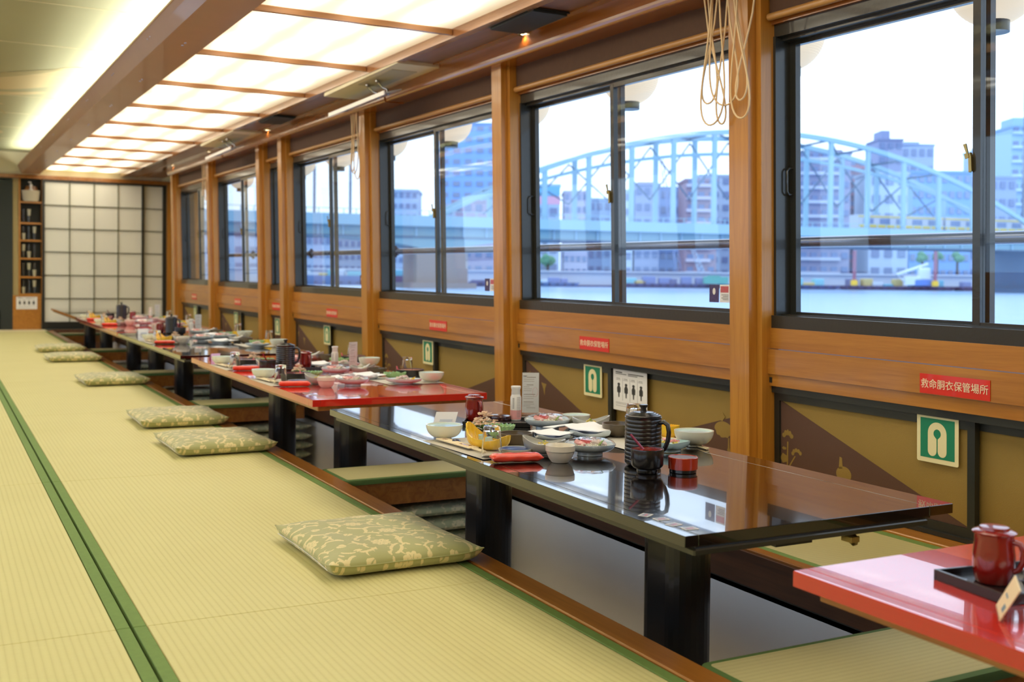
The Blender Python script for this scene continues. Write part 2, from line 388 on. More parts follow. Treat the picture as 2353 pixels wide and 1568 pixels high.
# tatami-topped benches bridging the foot well between the tables
bridges = [(-0.95, -0.66), (1.414, 1.708), (3.79, 4.08), (6.29, 6.60), (8.46, 8.75), (11.1, 11.4), (14.1, 14.45)]
bname = ['behind the camera side', 'between the cropped red table and nearest black table', 'between the nearest black table and middle red table',
         'between the middle red table and second black table', 'between the second black table and far red table',
         'between the far red table and farthest black table', 'in front of the paper screen']
def rrect(x0, x1, y0, y1, r, n=4):
    o = []
    for cx, cyy, a0 in ((x1 - r, y1 - r, 0), (x0 + r, y1 - r, 90), (x0 + r, y0 + r, 180), (x1 - r, y0 + r, 270)):
        for i in range(n + 1):
            a = math.radians(a0 + 90 * i / n); o.append((cx + r * math.cos(a), cyy + r * math.sin(a)))
    return o
for (a, c), nm in zip(bridges, bname):
    if a < 0: continue
    yc = (a + c) / 2; z0 = S(yc, 0)
    t = thing('tatami_bench', 'narrow tatami-topped bench board ' + nm, 'bench', (1.66, yc, z0), 'tatami-topped benches bridging the foot well')
    hx = (PX1 - PX0) / 2 - 0.012; h = (c - a) / 2
    x0, x1 = -hx - 0.002, hx - 0.03
    part('tatami_top', MB().prism(rrect(x0 + .018, x1 - .018, -h + .018, h - .018, .012), .03, lambda u, v, q: (u, v, q), base=-.026), m_tat_x, t)
    mb = MB(); P1 = rrect(x0, x1, -h, h, .025); P2 = rrect(x0 + .018, x1 - .018, -h + .018, h - .018, .012); n = len(P1)
    vs = [(u, v, -.016) for u, v in P1] + [(u, v, -.004) for u, v in P1] + [(u * .995, v * .985, .002) for u, v in P1] + [(u, v, .004) for u, v in P2]
    fs = [(r * n + i, r * n + (i + 1) % n, (r + 1) * n + (i + 1) % n, (r + 1) * n + i) for r in range(3) for i in range(n)]
    mb.add(vs, fs, 0, True); part('green_border', mb, m_heri2, t)
    part('side_board', MB().cbox(x0 + .03, x1 - .02, -h + .008, -h + .03, -.1, -.014, .002), m_trim, t)
    part('side_board', MB().cbox(x0 + .03, x1 - .02, h - .03, h - .008, -.1, -.014, .002), m_trim, t)
    part('under_board', MB().box(x0 + .03, x1 - .02, -h + .03, h - .03, -.045, -.03), m_dkwood, t)

# ------------------------------------------------------------------ right wall
XW = 2.62
def wb(mb, d0, d1, y0, y1, z0, z1, mi=0): return mb.box(XW - d1, XW - d0, y0, y1, z0, z1, mi)
posts = [-0.80, 1.12, 3.04, 4.91, 6.87, 8.825, 9.52, 11.51, 13.44]
wr = struct('wall_right', wb(wb(MB(), -0.1, -0.062, Y0, 13.5, -0.03, 0.40), -0.1, -0.062, Y0, 13.5, 1.64, 2.2), m_dkgrey, W)
for i, y in enumerate(posts):
    y0, y1 = y - .052, y + .052
    hw = .05 if y < 9 else .06
    o = part('post', wb(MB(), -.02, .09, y0, y1, 0.005, 1.9), m_woodz, wr, W)
    part('post_moulding', wb(wb(MB(), -.02, .055, y0 - .028, y0 - .002, 0.005, 1.9), -.02, .045, y1, y1 + .025, 0.005, 1.9), m_woodz, wr, W)
bays = [(posts[i] + .077, posts[i + 1] - .08) for i in range(len(posts) - 1)]
wnames = 0
red_sp = {}
for bi, (a, c) in enumerate(bays):
    # wood rail of three boards
    part('rail_board', wb(MB(), -.02, .022, a, c, .386, .4265), m_wood, wr, W)
    part('rail_board', wb(MB(), -.02, .030, a, c, .428, .515), m_wood, wr, W)
    part('rail_board', wb(MB(), -.02, .018, a, c, .517, .588), m_wood, wr, W)
    if c - a > 1:
        part('joint_plug', wb(MB(), .02, .024, c - .015, c - .002, .397, .416), m_blackf, wr, W)
    # low sliding cupboard doors
    L = c - a; mid = (a + c) / 2 + (0.06 if L > 1 else 0)
    part('door_track', wb(wb(MB(), -.05, .012, a, c, .362, .385), -.05, .012, a, c, .009, .022), m_blackf, wr, W)
    halves = [(a, mid + .02, .0), (mid - .02, c, -.022)] if L > 1 else [(a, c, 0)]
    for hi, (p, q, d) in enumerate(halves):
        fw = .026
        # hi = 0 : the near half, set back; hi = 1 : the far half, in front
        dd = -.022 if (hi == 0 and L > 1) else .0
        fr = MB()
        wb(fr, dd - .02, dd, p, q, .335, .362); wb(fr, dd - .02, dd, p, q, .022, .05)
        wb(fr, dd - .02, dd, p, p + fw, .05, .335); wb(fr, dd - .02, dd, q - fw, q, .05, .335)
        cab = part('cupboard_door', fr, m_blackf, wr, W)
        part('cloth_panel', wb(MB(), dd - .016, dd - .010, p + fw, q - fw, .05, .335), m_gold, cab, W)
        # plum triangle: tall at the post, falling to the middle of the bay
        y_p, y_q = p + fw, q - fw
        if hi == 1 or L <= 1: tri = [(y_q, .05), (y_q, .335), (y_p, .05)]
        else: tri = [(y_p, .05), (y_p, .262), (y_q - .12, .05)]
        fnp = lambda u, v, k, dd=dd: (XW - (dd - .010 + k), u, v)
        part('plum_panel', MB().prism(tri, .0025, fnp), m_plum, cab, W)
        # cut-out motifs showing the gold cloth
        def blob(cx, cz, r, sx=1, sz=1, n=18, f=None): return [(cx + r * sx * math.cos(t * 2 * PI / n) * (f(t * 2 * PI / n) if f else 1), cz + r * sz * math.sin(t * 2 * PI / n) * (f(t * 2 * PI / n) if f else 1)) for t in range(n)]
        mo = MB(); add = lambda poly: mo.prism(poly, .0008, fnp, base=.0025)
        if (hi == 1 or L <= 1):
            yy = y_q - .035
            if bi == 1 or bi % 2 == 1:
                for k in range(5):
                    t = math.radians(30 + 30 * k); add(blob(yy + .022 * math.cos(t), .205 + .022 * math.sin(t), .011, .5 + .4 * abs(math.cos(t)), .5 + .5 * math.sin(t), 8))
                for k in range(5):
                    t = math.radians(10 + 35 * k); add(blob(yy - .045 + .02 * math.cos(t), .155 + .016 * math.sin(t), .009, .8, .8, 8))
                add([(yy - .003, .195), (yy + .003, .195), (yy + .006, .09), (yy, .09)])
                add([(yy - .04, .15), (yy - .034, .15), (yy + .004, .1), (yy, .095)])
                add(blob(yy + .02, .135, .02, .9, .9, 5)); add(blob(yy + .018, .17, .012, 1, .5, 5)); add(blob(yy, .09, .02, 1.3, .5, 6))
                gy = y_q - .30
                add(blob(gy, .125, .032, 1.05, .8, 20)); add([(gy + .022, .14), (gy + .004, .142), (gy + .008, .178), (gy + .018, .180)])
            else:
                add([(yy + .02, .27), (yy - .01, .285), (yy + .002, .262), (yy - .012, .24), (yy + .004, .25)])
                add([(yy - .17, .235), (yy - .12, .24), (yy - .14, .21), (yy - .15, .18), (yy - .155, .21)])
        elif L > 1:
            yy = y_p + .135
            if bi in (2, 1):
                add(blob(yy, .185, .052, 1.05, .62, 24, lambda t: 1 if math.sin(t) > 0 else .9 + .08 * math.cos(9 * t)))
                add(blob(yy + .01, .235, .018, 1, .9, 10, lambda t: 1 + .2 * math.cos(4 * t)))
                add([(yy - .034, .158), (yy - .028, .158), (yy - .026, .118), (yy - .036, .118)]); add(blob(yy - .031, .112, .009, 1, 1, 8))
            else:
                for k in range(4): add(blob(yy + .03 * math.cos(k * 1.7), .12 + .025 * math.sin(k * 1.7), .016, .8, 1, 9))
                add(blob(yy + .01, .2, .03, .6, 1.1, 12, lambda t: 1 + .2 * math.cos(5 * t)))
        part('cutout_motif', mo, m_gold, cab, W)
    # window: black aluminium unit with two sliding sashes
    wo = struct('window_%d' % (bi + 1))
    wnames += 1
    b0, b1 = .588, 1.64; g0, g1 = .645, 1.572
    fm = MB()
    wb(fm, -.07, .012, a - .01, c + .01, b0, .632); wb(fm, -.10, -.005, a - .01, c + .01, 1.598, b1)
    wb(fm, -.10, 0, a - .015, a + .012, .63, 1.6); wb(fm, -.10, 0, c - .012, c + .015, .63, 1.6)
    part('window_frame', fm, m_blackm, wo, W)
    part('window_rail', wb(wb(wb(MB(), -.10, -.03, a, c, 1.586, 1.6), -.03, -.024, a, c, .63, .637), -.062, -.056, a, c, .63, .637), m_blackm, wo, W)
    sash = [(a + .012, mid + .015, -.052)] + [(mid - .015, c - .012, -.088)] if L > 1 else [(a + .012, c - .012, -.05)]
    for k, (p, q, d) in enumerate(sash):
        s = MB(); e = .026 if k == 0 else .028
        wb(s, d, d + .022, p, p + e, .632, 1.598); wb(s, d, d + .022, q - e, q, .632, 1.598)
        wb(s, d + .001, d + .021, p + e, q - e, .632, g0); wb(s, d + .001, d + .021, p + e, q - e, g1, 1.598)
        so = part('sash', s, m_blackm, wo, W)
        part('pane', wb(MB(), d + .009, d + .012, p + e, q - e, g0, g1), m_pane, so, W)
        hy = (p + .013) if k == 0 else (q - .013)
        hz = 1.055; dd = d + .022 if k == 0 else d + .022
        part('handle', MB().tube([(XW - dd, hy, hz), (XW - dd - .018, hy, hz), (XW - dd - .026, hy, hz + .01), (XW - dd - .026, hy, hz + .08), (XW - dd - .018, hy, hz + .09), (XW - dd, hy, hz + .09)], .0035, 6), m_blackm, so, W)
        if L > 1 and k == 0:
            lt = MB(); lt.prism([(q - .004, 1.08), (q + .006, 1.075), (q + .008, 1.125), (q + .002, 1.132), (q - .002, 1.12)], .010, lambda u, v, k: (XW + .030 - k, u, v)); lt.prism([(q + .004, 1.118), (q + .016, 1.114), (q + .020, 1.128), (q + .013, 1.130), (q + .024, 1.156), (q + .014, 1.158)], .004, lambda u, v, k: (XW + .022 - k, u, v))
            part('latch', lt, m_brass, so, W)
    # roller blind above
    bl = thing('roller_blind', 'rolled-up dark woven blind ' + ['over the window outside the right picture edge', 'over the large nearest window', 'over the second window, left of the thick cord bundle', 'over the third window from the right', 'over the fourth window from the right', '', 'over the second farthest window', 'over the farthest window by the paper screen'][bi], 'blind', (0, 0, 0), 'roller blinds over the windows') if L > .3 else None
    part('woven_slats', wb(MB(), .012, .02, a + .005, c - .005, 1.665, 1.80), m_blind, bl, W)
    part('bottom_bar', MB().tube([(XW - .026, a + .01, 1.662), (XW - .026, c - .01, 1.662)], .013, 10), m_bar, bl, W)
    part('head_frame', wb(MB(), -.05, .008, a, c, 1.64, 1.70), m_woodd, wr, W)
# red labels and life-jacket signs
def font(name, body, size, m, parent, mtx, ext=.0004, off=0.0, sx=1.0):
    cu = bpy.data.curves.new(name, 'FONT'); cu.body = body; cu.size = size; cu.extrude = ext; cu.offset = off
    cu.align_x = 'CENTER'; cu.align_y = 'CENTER'; cu.resolution_u = 2; cu.materials.append(m)
    o = link(name, cu, parent); o.matrix_world = mtx @ Matrix.Diagonal((sx, 1, 1, 1)); return o
_lm = []
def letter_mesh():
    if not _lm:
        o = font('lettering_source', '救命胴衣保管場所', .0295, m_cream, None, Matrix.Identity(4), ext=.0003, off=.0001)
        bpy.context.view_layer.update()
        me = bpy.data.meshes.new_from_object(o.evaluated_get(bpy.context.evaluated_depsgraph_get())); me.name = 'lettering'
        bpy.data.objects.remove(o); _lm.append(me)
    return _lm[0]
def wallmat(y, z, d):   # text plane on the wall, reading towards smaller y, facing the room
    p = Vector(W((XW - d, y, z)))
    return Matrix(((0, -0.025, -1, p.x), (-1, 0, 0, p.y), (-.0075, 1, -0.025, p.z), (0, 0, 0, 1)))
far_names = ['', 'on the rail under the large near window', 'under the window left of the thick cord post', 'third from the camera', 'fourth from the camera', 'under the narrow window', 'sixth from the camera', 'nearest the far paper screen']
sty = [0, 2.165, 4.10, 5.80, 7.72, 9.20, 10.55, 12.55]
sgy = [0, 2.248, 4.16, 6.02, 7.93, 9.28, 10.75, 12.66]
for i in range(1, 8):
    y = sty[i]; hw = .122; z0, z1 = .4305, .4885
    st = thing('red_sign', 'red rectangular sticker with cream kanji ' + far_names[i], 'sign', W((XW - .031, y, .46)), 'red life jacket storage stickers')
    part('backing', wb(MB(), .0305, .0325, y - hw, y + hw, z0, z1), m_red, st, W, world=True)
    t = link('lettering', letter_mesh(), None); t.matrix_world = wallmat(y, .4585, .0332)
    t.parent = st; t.matrix_parent_inverse = Matrix.Translation(st.location).inverted()
    y = sgy[i]; hy = .0755 if i > 1 else .0755; z0, z1 = .222, .366
    dd = .0
    sg = thing('life_jacket_sign', 'green and cream life jacket pictogram sign ' + far_names[i].replace('on the rail ', 'on the cupboard door '), 'sign', W((XW - dd, y, .29)), 'life jacket pictogram signs')
    fn2 = lambda u, v, k: (XW - dd - k, y - u, .294 + v)
    part('border', MB().prism(rrect(-hy, hy, -.072, .072, .006), .0016, fn2, base=.001), m_glow, sg, W, world=True)
    part('green_field', MB().prism([(-.062, -.058), (.062, -.058), (.062, .060), (-.062, .060)], .0006, fn2, base=.0026), m_green, sg, W, world=True)
    # life jacket: a rounded arch with a keyhole slit
    jo = MB(); n = 16; outer = [(.034 * math.cos(k * PI / n), .016 + .034 * math.sin(k * PI / n)) for k in range(n + 1)]
    halfR = [(.003, -.006), (.003, -.04)] + [(.0185 + .0155 * math.cos(PI + k * PI / 8), -.034 + .0155 * math.sin(PI + k * PI / 8)) for k in range(9)][1:] + [(.034, .016)]
    for sgn in (1, -1):
        arc = [(sgn * .034 * math.cos(k * PI / 2 / 8), .016 + .034 * math.sin(k * PI / 2 / 8)) for k in range(9)]
        hole = [(sgn * .0135 * math.cos(k), .016 + .0135 * math.sin(k)) for k in [PI / 2 - j * (PI / 2 + 1.0) / 8 for j in range(9)]]
        foot = [(sgn * .0022, -.0), (sgn * .0022, -.034)] + [(sgn * (.0181 - .0159 * math.cos(k * PI / 8)), -.036 - .0159 * math.sin(k * PI / 8)) for k in range(9)]
        jo.prism(arc + hole + foot, .0006, fn2, base=.0032)
    part('life_jacket_shape', jo, m_glow, sg, W, world=True)
# instruction poster on the second bay cupboard
def poster(name, label, M_, wdt, hgt, grp=None, dist=0.001):
    t = thing(name, label, 'poster', M_ @ Vector((0, 0, 0)), grp)
    def P(u, v, k): return M_ @ Vector((u, v, k))
    o = part('sheet', MB().prism([(-wdt, -hgt), (wdt, -hgt), (wdt, hgt), (-wdt, hgt)], .0006, P), m_paper, t, None, world=True)
    ink = MB(); q = lambda x0, x1, y0, y1: ink.prism([(x0 * wdt, y0 * hgt), (x1 * wdt, y0 * hgt), (x1 * wdt, y1 * hgt), (x0 * wdt, y1 * hgt)], .0003, P, base=.0006)
    q(-.85, -.45, .84, .89); q(-.85, -.2, .77, .80); q(-.1, .8, .81, .85); q(-.1, .45, .74, .77)
    for k in range(4):
        cx = -.66 + .44 * k
        q(cx - .14, cx + .08, .55, .57); q(cx - .16, cx + .1, .49, .505)
        ink.prism([((cx + .08 * math.cos(a)) * wdt, (.28 + .07 * math.sin(a)) * hgt) for a in [j * PI / 5 for j in range(10)]], .0003, P, base=.0006)
        ink.prism([((cx + x) * wdt, y * hgt) for x, y in ((-.05, .22), (-.11, .1), (-.1, -.12), (-.04, -.14), (-.03, -.36), (.03, -.36), (.04, -.14), (.1, -.12), (.11, .1), (.05, .22))], .0003, P, base=.0006)
        if k: q(cx - .215, cx - .205, -.5, .6)
    for v in (-.62, -.68, -.78): q(-.85, .1 + .3 * (v > -.7), v, v + .012)
    part('printing', ink, m_ink, t, None, world=True)
    return t
poster('instruction_poster', 'white sheet with four black life jacket figures on second cupboard', wallmat(3.878, .271, -.008), .128, .089)
# ------------------------------------------------------------------ top beam, ceiling
bm_ = MB()
def beamprof(x0, x1, z0, z1):
    p = [(x0 + .012, z0), (x1, z0), (x1, z1), (x0, z1), (x0, z0 + .03)]
    p += [(x0 + .012 - .012 * math.sin(k), z0 + .03 - .03 * math.cos(k)) for k in (1.2, .8, .4)]
    return p
struct('trim_1', MB().prism(beamprof(2.475, 2.70, 1.775, 1.90), 14.9 + .1, lambda u, v, k: (u, k, v), base=Y0), m_woodd, W)
bx = [3.32, 5.32, 7.4, 9.6]
for y in (3.38, 7.3, 11.6):
    part('beam_sleeve', MB().prism([(u - .006, v - .004) for u, v in beamprof(2.475, 2.70, 1.775, 1.90)], 1.0, lambda u, v, k: (u, k, v), base=y - 1.0), m_woodd, bpy.data.objects['trim_1'], W)
ce = struct('ceiling', MB().box(-1.95, 2.9, Y0, 15.5, 2.16, 2.2), m_white, G)
XC = .36
def side(mb): return mb
for sgn, fn, nm in ((1, G, 'right'), (-1, lambda p: G(M(p)), 'left')):
    part('plywood_soffit', MB().box(2.225, 2.75, Y0, 15.4, 1.872, 1.885), m_ply, ce, fn)
    part('soffit_strip', MB().box(2.40, 2.50, Y0, 15.4, 1.866, 1.872), m_woodd, ce, fn)
    part('light_box_roof', MB().box(1.17, 2.24, Y0, 15.4, 2.02, 2.04), m_white, ce, fn)
    # pinkish fascia trough with the cove strip lamps behind its lip
    f = MB(); f.box(.985, 1.195, Y0, 15.36, 1.845, 1.86); f.box(.935, .95, Y0, 15.36, 1.93, 1.94)
    f.add([(.935, Y0, 1.94), (.985, Y0, 1.845), (1.0, Y0, 1.85), (.95, Y0, 1.94), (.935, 15.36, 1.94), (.985, 15.36, 1.845), (1.0, 15.36, 1.85), (.95, 15.36, 1.94)],
          [(0, 1, 2, 3), (7, 6, 5, 4), (0, 4, 5, 1), (1, 5, 6, 2), (2, 6, 7, 3), (3, 7, 4, 0)])
    f.box(1.165, 1.195, Y0, 15.36, 1.86, 2.03)
    fa = part('fascia_beam', f, m_fascia, ce, fn)
    sc_ = MB()
    for k in range(9):
        y = 4.25 + 1.26 * k
        for dy in (0, .07):
            sc_.lathe([(.0001, -.003), (.005, -.003), (.006, 0)], (1.09 - .002, y + dy, 1.845), 8)
            sc_.lathe([(.0001, -.003), (.005, -.003), (.006, 0)], (.957, y + .2 + dy, 1.895), 8)
    part('screw_head', sc_, m_silver, fa, fn); 
    part('upper_ceiling_panel', MB().box(XC - .0001, 1.2, Y0, 15.4, 2.10, 2.12), m_ceil, ce, fn)
    # frame of the light box
    fr = MB(); fr.box(2.185, 2.228, Y0, 15.36, 1.862, 1.93)
    part('light_box_rail', fr, m_lamp_trim2, ce, fn)
for y in (1.2, 2.45, 3.7, 4.95, 6.2, 7.45, 8.7, 9.95, 11.2, 12.45, 13.7): part('ceiling_joint', MB().box(-.3, 1.0, y, y + .004, 2.098, 2.1005), m_white, ce, G)
# painted crane on the upper ceiling
def ribbon(pts, wf, z, n=30):
    """flat painted stroke on the ceiling"""
    vs = []; fs = []
    P = []
    for i in range(n + 1):
        t = i / n * (len(pts) - 1); k = min(int(t), len(pts) - 2); u = t - k
        p0 = pts[max(k - 1, 0)]; p1 = pts[k]; p2 = pts[k + 1]; p3 = pts[min(k + 2, len(pts) - 1)]
        P.append(tuple(.5 * ((2 * p1[j]) + (-p0[j] + p2[j]) * u + (2 * p0[j] - 5 * p1[j] + 4 * p2[j] - p3[j]) * u * u + (-p0[j] + 3 * p1[j] - 3 * p2[j] + p3[j]) * u ** 3) for j in (0, 1)))
    for i in range(n + 1):
        a = Vector(P[max(i - 1, 0)]); b = Vector(P[min(i + 1, n)]); t = (b - a).normalized(); q = Vector((-t.y, t.x)) * wf(i / n)
        vs += [(P[i][0] + q.x, P[i][1] + q.y, z), (P[i][0] - q.x, P[i][1] - q.y, z)]
    fs = [(2 * i, 2 * i + 1, 2 * i + 3, 2 * i + 2) for i in range(n)]
    return vs, fs
mural = MB()
m_mural1 = mat('mural_cream_paint', srgb(196, 180, 138), 0.7); m_mural2 = mat('mural_grey_paint', srgb(168, 158, 118), 0.7); m_mural3 = mat('mural_teal_paint', srgb(152, 166, 136), 0.7)
mural.add(*ribbon([(.05, 9.6), (.35, 9.4), (.62, 9.0), (.85, 8.6), (.93, 8.2)], lambda t: .05 + .3 * math.sin(PI * t) ** .6 * (1 - .5 * t), 2.0985), 0)
mural.add(*ribbon([(.0, 9.2), (.3, 9.0), (.55, 8.7), (.8, 8.35)], lambda t: .07 * math.sin(PI * t) + .01, 2.098), 1)
mural.add(*ribbon([(.5, 10.6), (.36, 10.3), (.42, 9.9), (.6, 9.8), (.8, 9.6)], lambda t: .04 + .05 * math.sin(PI * t), 2.0985), 0)
mural.add(*ribbon([(.45, 10.7), (.55, 11.1), (.6, 11.4)], lambda t: .035 * (1 - t), 2.098), 1)
mural.add(*ribbon([(.1, 13.0), (.4, 12.9), (.6, 13.2)], lambda t: .18 * math.sin(PI * t) + .02, 2.0985), 0)
part('mural_painting', mural, [m_mural1, m_mural2, m_mural3], ce, G)

# lit ceiling boxes
pys = [4.765 + 1.1765 * k for k in range(-5, 10)]
for sgn in (1, -1):
    lbl = 'long glowing ceiling light box of warm diffuser panels between brown rails' if sgn == 1 else 'matching glowing ceiling light box over the far left side, out of frame'
    t = thing('ceiling_light', lbl, 'ceiling light', (XC + sgn * (1.69 - XC), 0, 0))
    for k in range(len(pys) - 1):
        a, c = pys[k], pys[k + 1]; c = min(c, 15.35)
        if a > 15.3: continue
        yc = (a + c) / 2; h = (c - a) / 2
        mb = MB().box(-.493, .493, -h, h, 0, .006)
        o = link('diffuser_panel', mb.mesh('diffuser_panel', m_panel), t, (0, yc, S(yc, 1.905)))
        o.rotation_euler.x = .0175
        o2 = link('crossbar', MB().cbox(-.493, .493, -.013, .013, -.03, -.002, .003).mesh('crossbar', m_lamp_trim), t, (0, a, S(a, 1.905)))
for sgn in (1, -1):
    ld = bpy.data.lights.new('cove_lamp', 'AREA'); ld.shape = 'RECTANGLE'; ld.size = .05; ld.size_y = 15.5; ld.energy = COVE * 3.4; ld.color = (.95, 1.0, .86)
    o = link('cove_lamp', ld); x = 1.06
    o.location = (XC + sgn * (x - XC), 7.2, S(7.2, 1.90)); o.rotation_euler = (PI + .0185, sgn * -.35, 0)
    tag(o, kind='helper')
# downlights in the soffit beside the beam
for k, y in enumerate([2.35, 4.5, 6.66, 8.95, 11.1, 13.0]):
    t = thing('downlight', 'small round downlight in the soffit, %s counted from the camera' % ['first', 'second', 'third', 'fourth', 'fifth', 'sixth'][k], 'light', (2.44, y, S(y, 1.862)), 'small soffit downlights')
    part('ring', MB().lathe([(.022, 0), (.034, -.003), (.036, .004), (.022, .008)], seg=18), m_brass, t)
    part('lamp', MB().lathe([(.0001, 0.001), (.021, 0.0)], seg=14), m_dlight, t)
    pd = bpy.data.lights.new('downlight_beam', 'SPOT'); pd.energy = 2.2; pd.color = (1, .72, .42); pd.spot_size = 2.6; pd.shadow_soft_size = .02
    po = link('downlight_beam', pd, t, (0, 0, -.01))
# vents, heater panels
for k, y in enumerate([4.02, 8.0]):

    t = thing('ceiling_vent', ['square dark vent cover in the soffit above the near windows', 'square dark vent cover in the soffit toward the far end'][k], 'vent', (2.31, y + .42 - .2, S(y, 1.866)), 'dark soffit vents')
    part('cover', MB().cbox(-.085, .085, -.2, .2, -.012, .0), m_dkgrey, t)
    part('frame', MB().box(-.092, .092, -.208, .208, -.003, .004), m_blackf, t)
for k, (y, s) in enumerate(((6.1, 1), (9.75, 1))):
    t = thing('air_conditioner', ['cream ceiling air conditioner panel with a hanging white flap, nearer one', 'cream ceiling air conditioner panel with a hanging white flap, farther one'][k], 'air conditioner', (2.33, y, S(y, 1.862)), 'ceiling air conditioners')
    part('panel', MB().cbox(-.14, .13, -.62, .62, -.018, .008, .006), m_white, t)
    part('outlet_slot', MB().box(.131, .158, -.6, .62, -.03, .006), m_blackf, t)
    part('intake_grille', MB().box(-.10, .05, -.45, .1, -.021, -.017), mat('grille_cream', srgb(186, 178, 146), .6), t)
    for dy in (-.10, .06):
        part('arm', MB().tube([(-.05, dy, -.03), (-.02, dy, -.06), (-.0, dy - .02, -.07), (.0, dy - .04, -.105)], .007, 8), m_silver, t)
        part('arm', MB().tube([(-.08, dy - .05, -.032), (-.02, dy + .05, -.032)], .006, 6), m_silver, t)
    part('flap', MB().hexa([(-.06, -.22, -.115), (-.06, .72, -.115), (.05, .72, -.085), (.05, -.22, -.085), (-.06, -.22, -.108), (-.06, .72, -.108), (.05, .72, -.078), (.05, -.22, -.078)]), m_cerg, t)
    part('flap_edge', MB().cbox(-.068, -.058, -.24, .75, -.125, -.10, .002), m_pw, t)
# ------------------------------------------------------------------ left wall (out of frame, lets the daylight in), rear wall
wlf = struct('wall_left', MB().box(2.60, 2.70, Y0, 15.4, -.03, .60).box(2.60, 2.70, Y0, 15.4, 1.62, 2.2), m_wood, lambda p: WM(p))
for y in posts + [15.3]: part('post', MB().box(2.53, 2.68, y - .055, y + .055, .6, 1.64), m_woodz, wlf, WM)
part('beam', MB().box(2.475, 2.62, Y0, 15.4, 1.775, 1.9), m_woodd, wlf, WM)
wre = struct('wall_rear', MB().box(-1.95, 2.75, Y0 - .06, Y0, -.1, 2.2), m_beigewall)
struct('roof', MB().box(-2.7, 3.42, Y0 - .1, 16, 2.21, 2.25), m_white, G)  # unseen; its eaves overhang is added to block part of the sky light

# ------------------------------------------------------------------ far wall
YF = 15.4
wf = struct('wall_far', MB().box(-1.95, 3.0, YF + .5, YF + .56, -.1, 2.2), m_beigewall, G)
part('lintel', MB().box(-1.9, 2.9, YF - .03, YF + .06, 1.79, 1.835), m_trim, wf, G)
part('upper_wall', MB().box(-1.9, 2.9, YF + .0, YF + .06, 1.83, 2.2), m_white, wf, G)
part('cloth_strip', MB().box(.885, .955, YF + .02, YF + .06, .40, 1.79), m_beigewall, wf, G)
part('low_board', MB().box(.885, 1.225, YF + .0, YF + .06, .0, .405), m_wood, wf, G)
part('jog_wall', MB().box(2.62, 2.9, 13.5, 13.54, -.1, 2.0), m_woodz, wf, G)
part('jog_side', MB().box(2.86, 2.9, 13.5, YF + .06, -.1, 2.0), m_beigewall, wf, G)
part('corner_post', MB().box(2.80, 2.87, YF - .05, YF + .0, -.0, 1.80), m_woodz, wf, G)
# shoji screens
def shoji(nm, lbl, x0, x1, z0, z1, cols, rows, y, kick, m=m_shoji, lb=.03, rb=.03):
    t = thing('sliding_screen', lbl, 'screen', (x0, y, S(y, z0)), 'black framed paper screens')
    f = MB(); f.box(x0, x0 + lb, y - .018, y + .018, z0, z1); f.box(x1 - rb, x1, y - .018, y + .018, z0, z1)
    f.box(x0 + lb, x1 - rb, y - .018, y + .018, z1 - .025, z1); f.box(x0 + lb, x1 - rb, y - .018, y + .018, z0, z0 + kick)
    part('frame', f, m_blackf, t, G, world=True)
    a, b, c, d = x0 + lb, x1 - rb, z0 + kick, z1 - .025
    for i in range(1, cols): x = a + (b - a) * i / cols; part('muntin', MB().box(x - .005, x + .005, y - .012, y + .004, c, d), m_lat, t, G, world=True)
    for j in range(1, rows): z = c + (d - c) * j / rows; part('muntin', MB().box(a, b, y - .011, y + .003, z - .005, z + .005), m_lat, t, G, world=True)
    for i in range(cols):
        for j in range(rows):
            part('paper_pane', MB().box(a + (b - a) * i / cols + .001, a + (b - a) * (i + 1) / cols - .001, y + .004, y + .007, c + (d - c) * j / rows + .001, c + (d - c) * (j + 1) / rows - .001), m, t, G, world=True)
m_lat = mat('olive_lattice', srgb(92, 92, 58), .6)
shoji('a', 'wide white paper screen with black frame and four columns of panes', 1.232, 2.50, .005, 1.79, 4, 6, YF - .02, .085)
shoji('b', 'narrow single-column paper screen at the right end of the far wall', 2.475, 2.80, .005, 1.79, 1, 6, YF + .02, .085, lb=.03, rb=.05)
# shelf cupboard with glasses
t = thing('glass_shelf', 'narrow wooden wall shelf of stacked glasses left of the white paper screen', 'shelf', (1.08, YF, S(YF, .40)))
part('back', MB().box(.955, 1.225, YF + .14, YF + .15, .40, 1.79), m_dkgrey, t, G, world=True)
part('side_board', MB().box(.955, .975, YF - .0, YF + .15, .40, 1.79), m_wood, t, G, world=True)
part('side_board', MB().box(1.225, 1.24, YF - .0, YF + .15, .40, 1.79), m_wood, t, G, world=True)
shz = [.405, .61, .83, 1.045, 1.25, 1.50]
for z in shz: part('shelf_board', MB().box(.975, 1.225, YF, YF + .14, z, z + .022), m_wood, t, G, world=True)
gt = MB().lathe([(.018, 0), (.024, .085), (.022, .085), (.016, .006)], seg=12)
gme = gt.mesh('tumbler', m_clear)
m_gl2 = mat('shelf_glass', srgb(190, 186, 160), .15, coat=.5)
gme2 = gt.mesh('tumbler', m_gl2)
for i, z in enumerate(shz[:-1]):
    for j in range(3):
        for l in range(2):
            if i == 4 and j == 2: continue
            o = link('tumbler', gme if (j + l + i) % 3 else gme2, None, (1.015 + .065 * j, YF + .05, S(YF, z + .023) + l * .087))
            tag(o, 'small tumbler, %s %s one, on the %s wall shelf from the bottom' % (('lower', 'upper')[l], ('left', 'middle', 'right')[j], ('lowest', 'second', 'third', 'fourth', 'fifth')[i]), 'glass', 'tumblers on the wall shelf')
t = thing('woven_basket', 'white woven basket on top of the narrow glass shelf', 'basket', (1.10, YF + .02, S(YF, 1.523)))
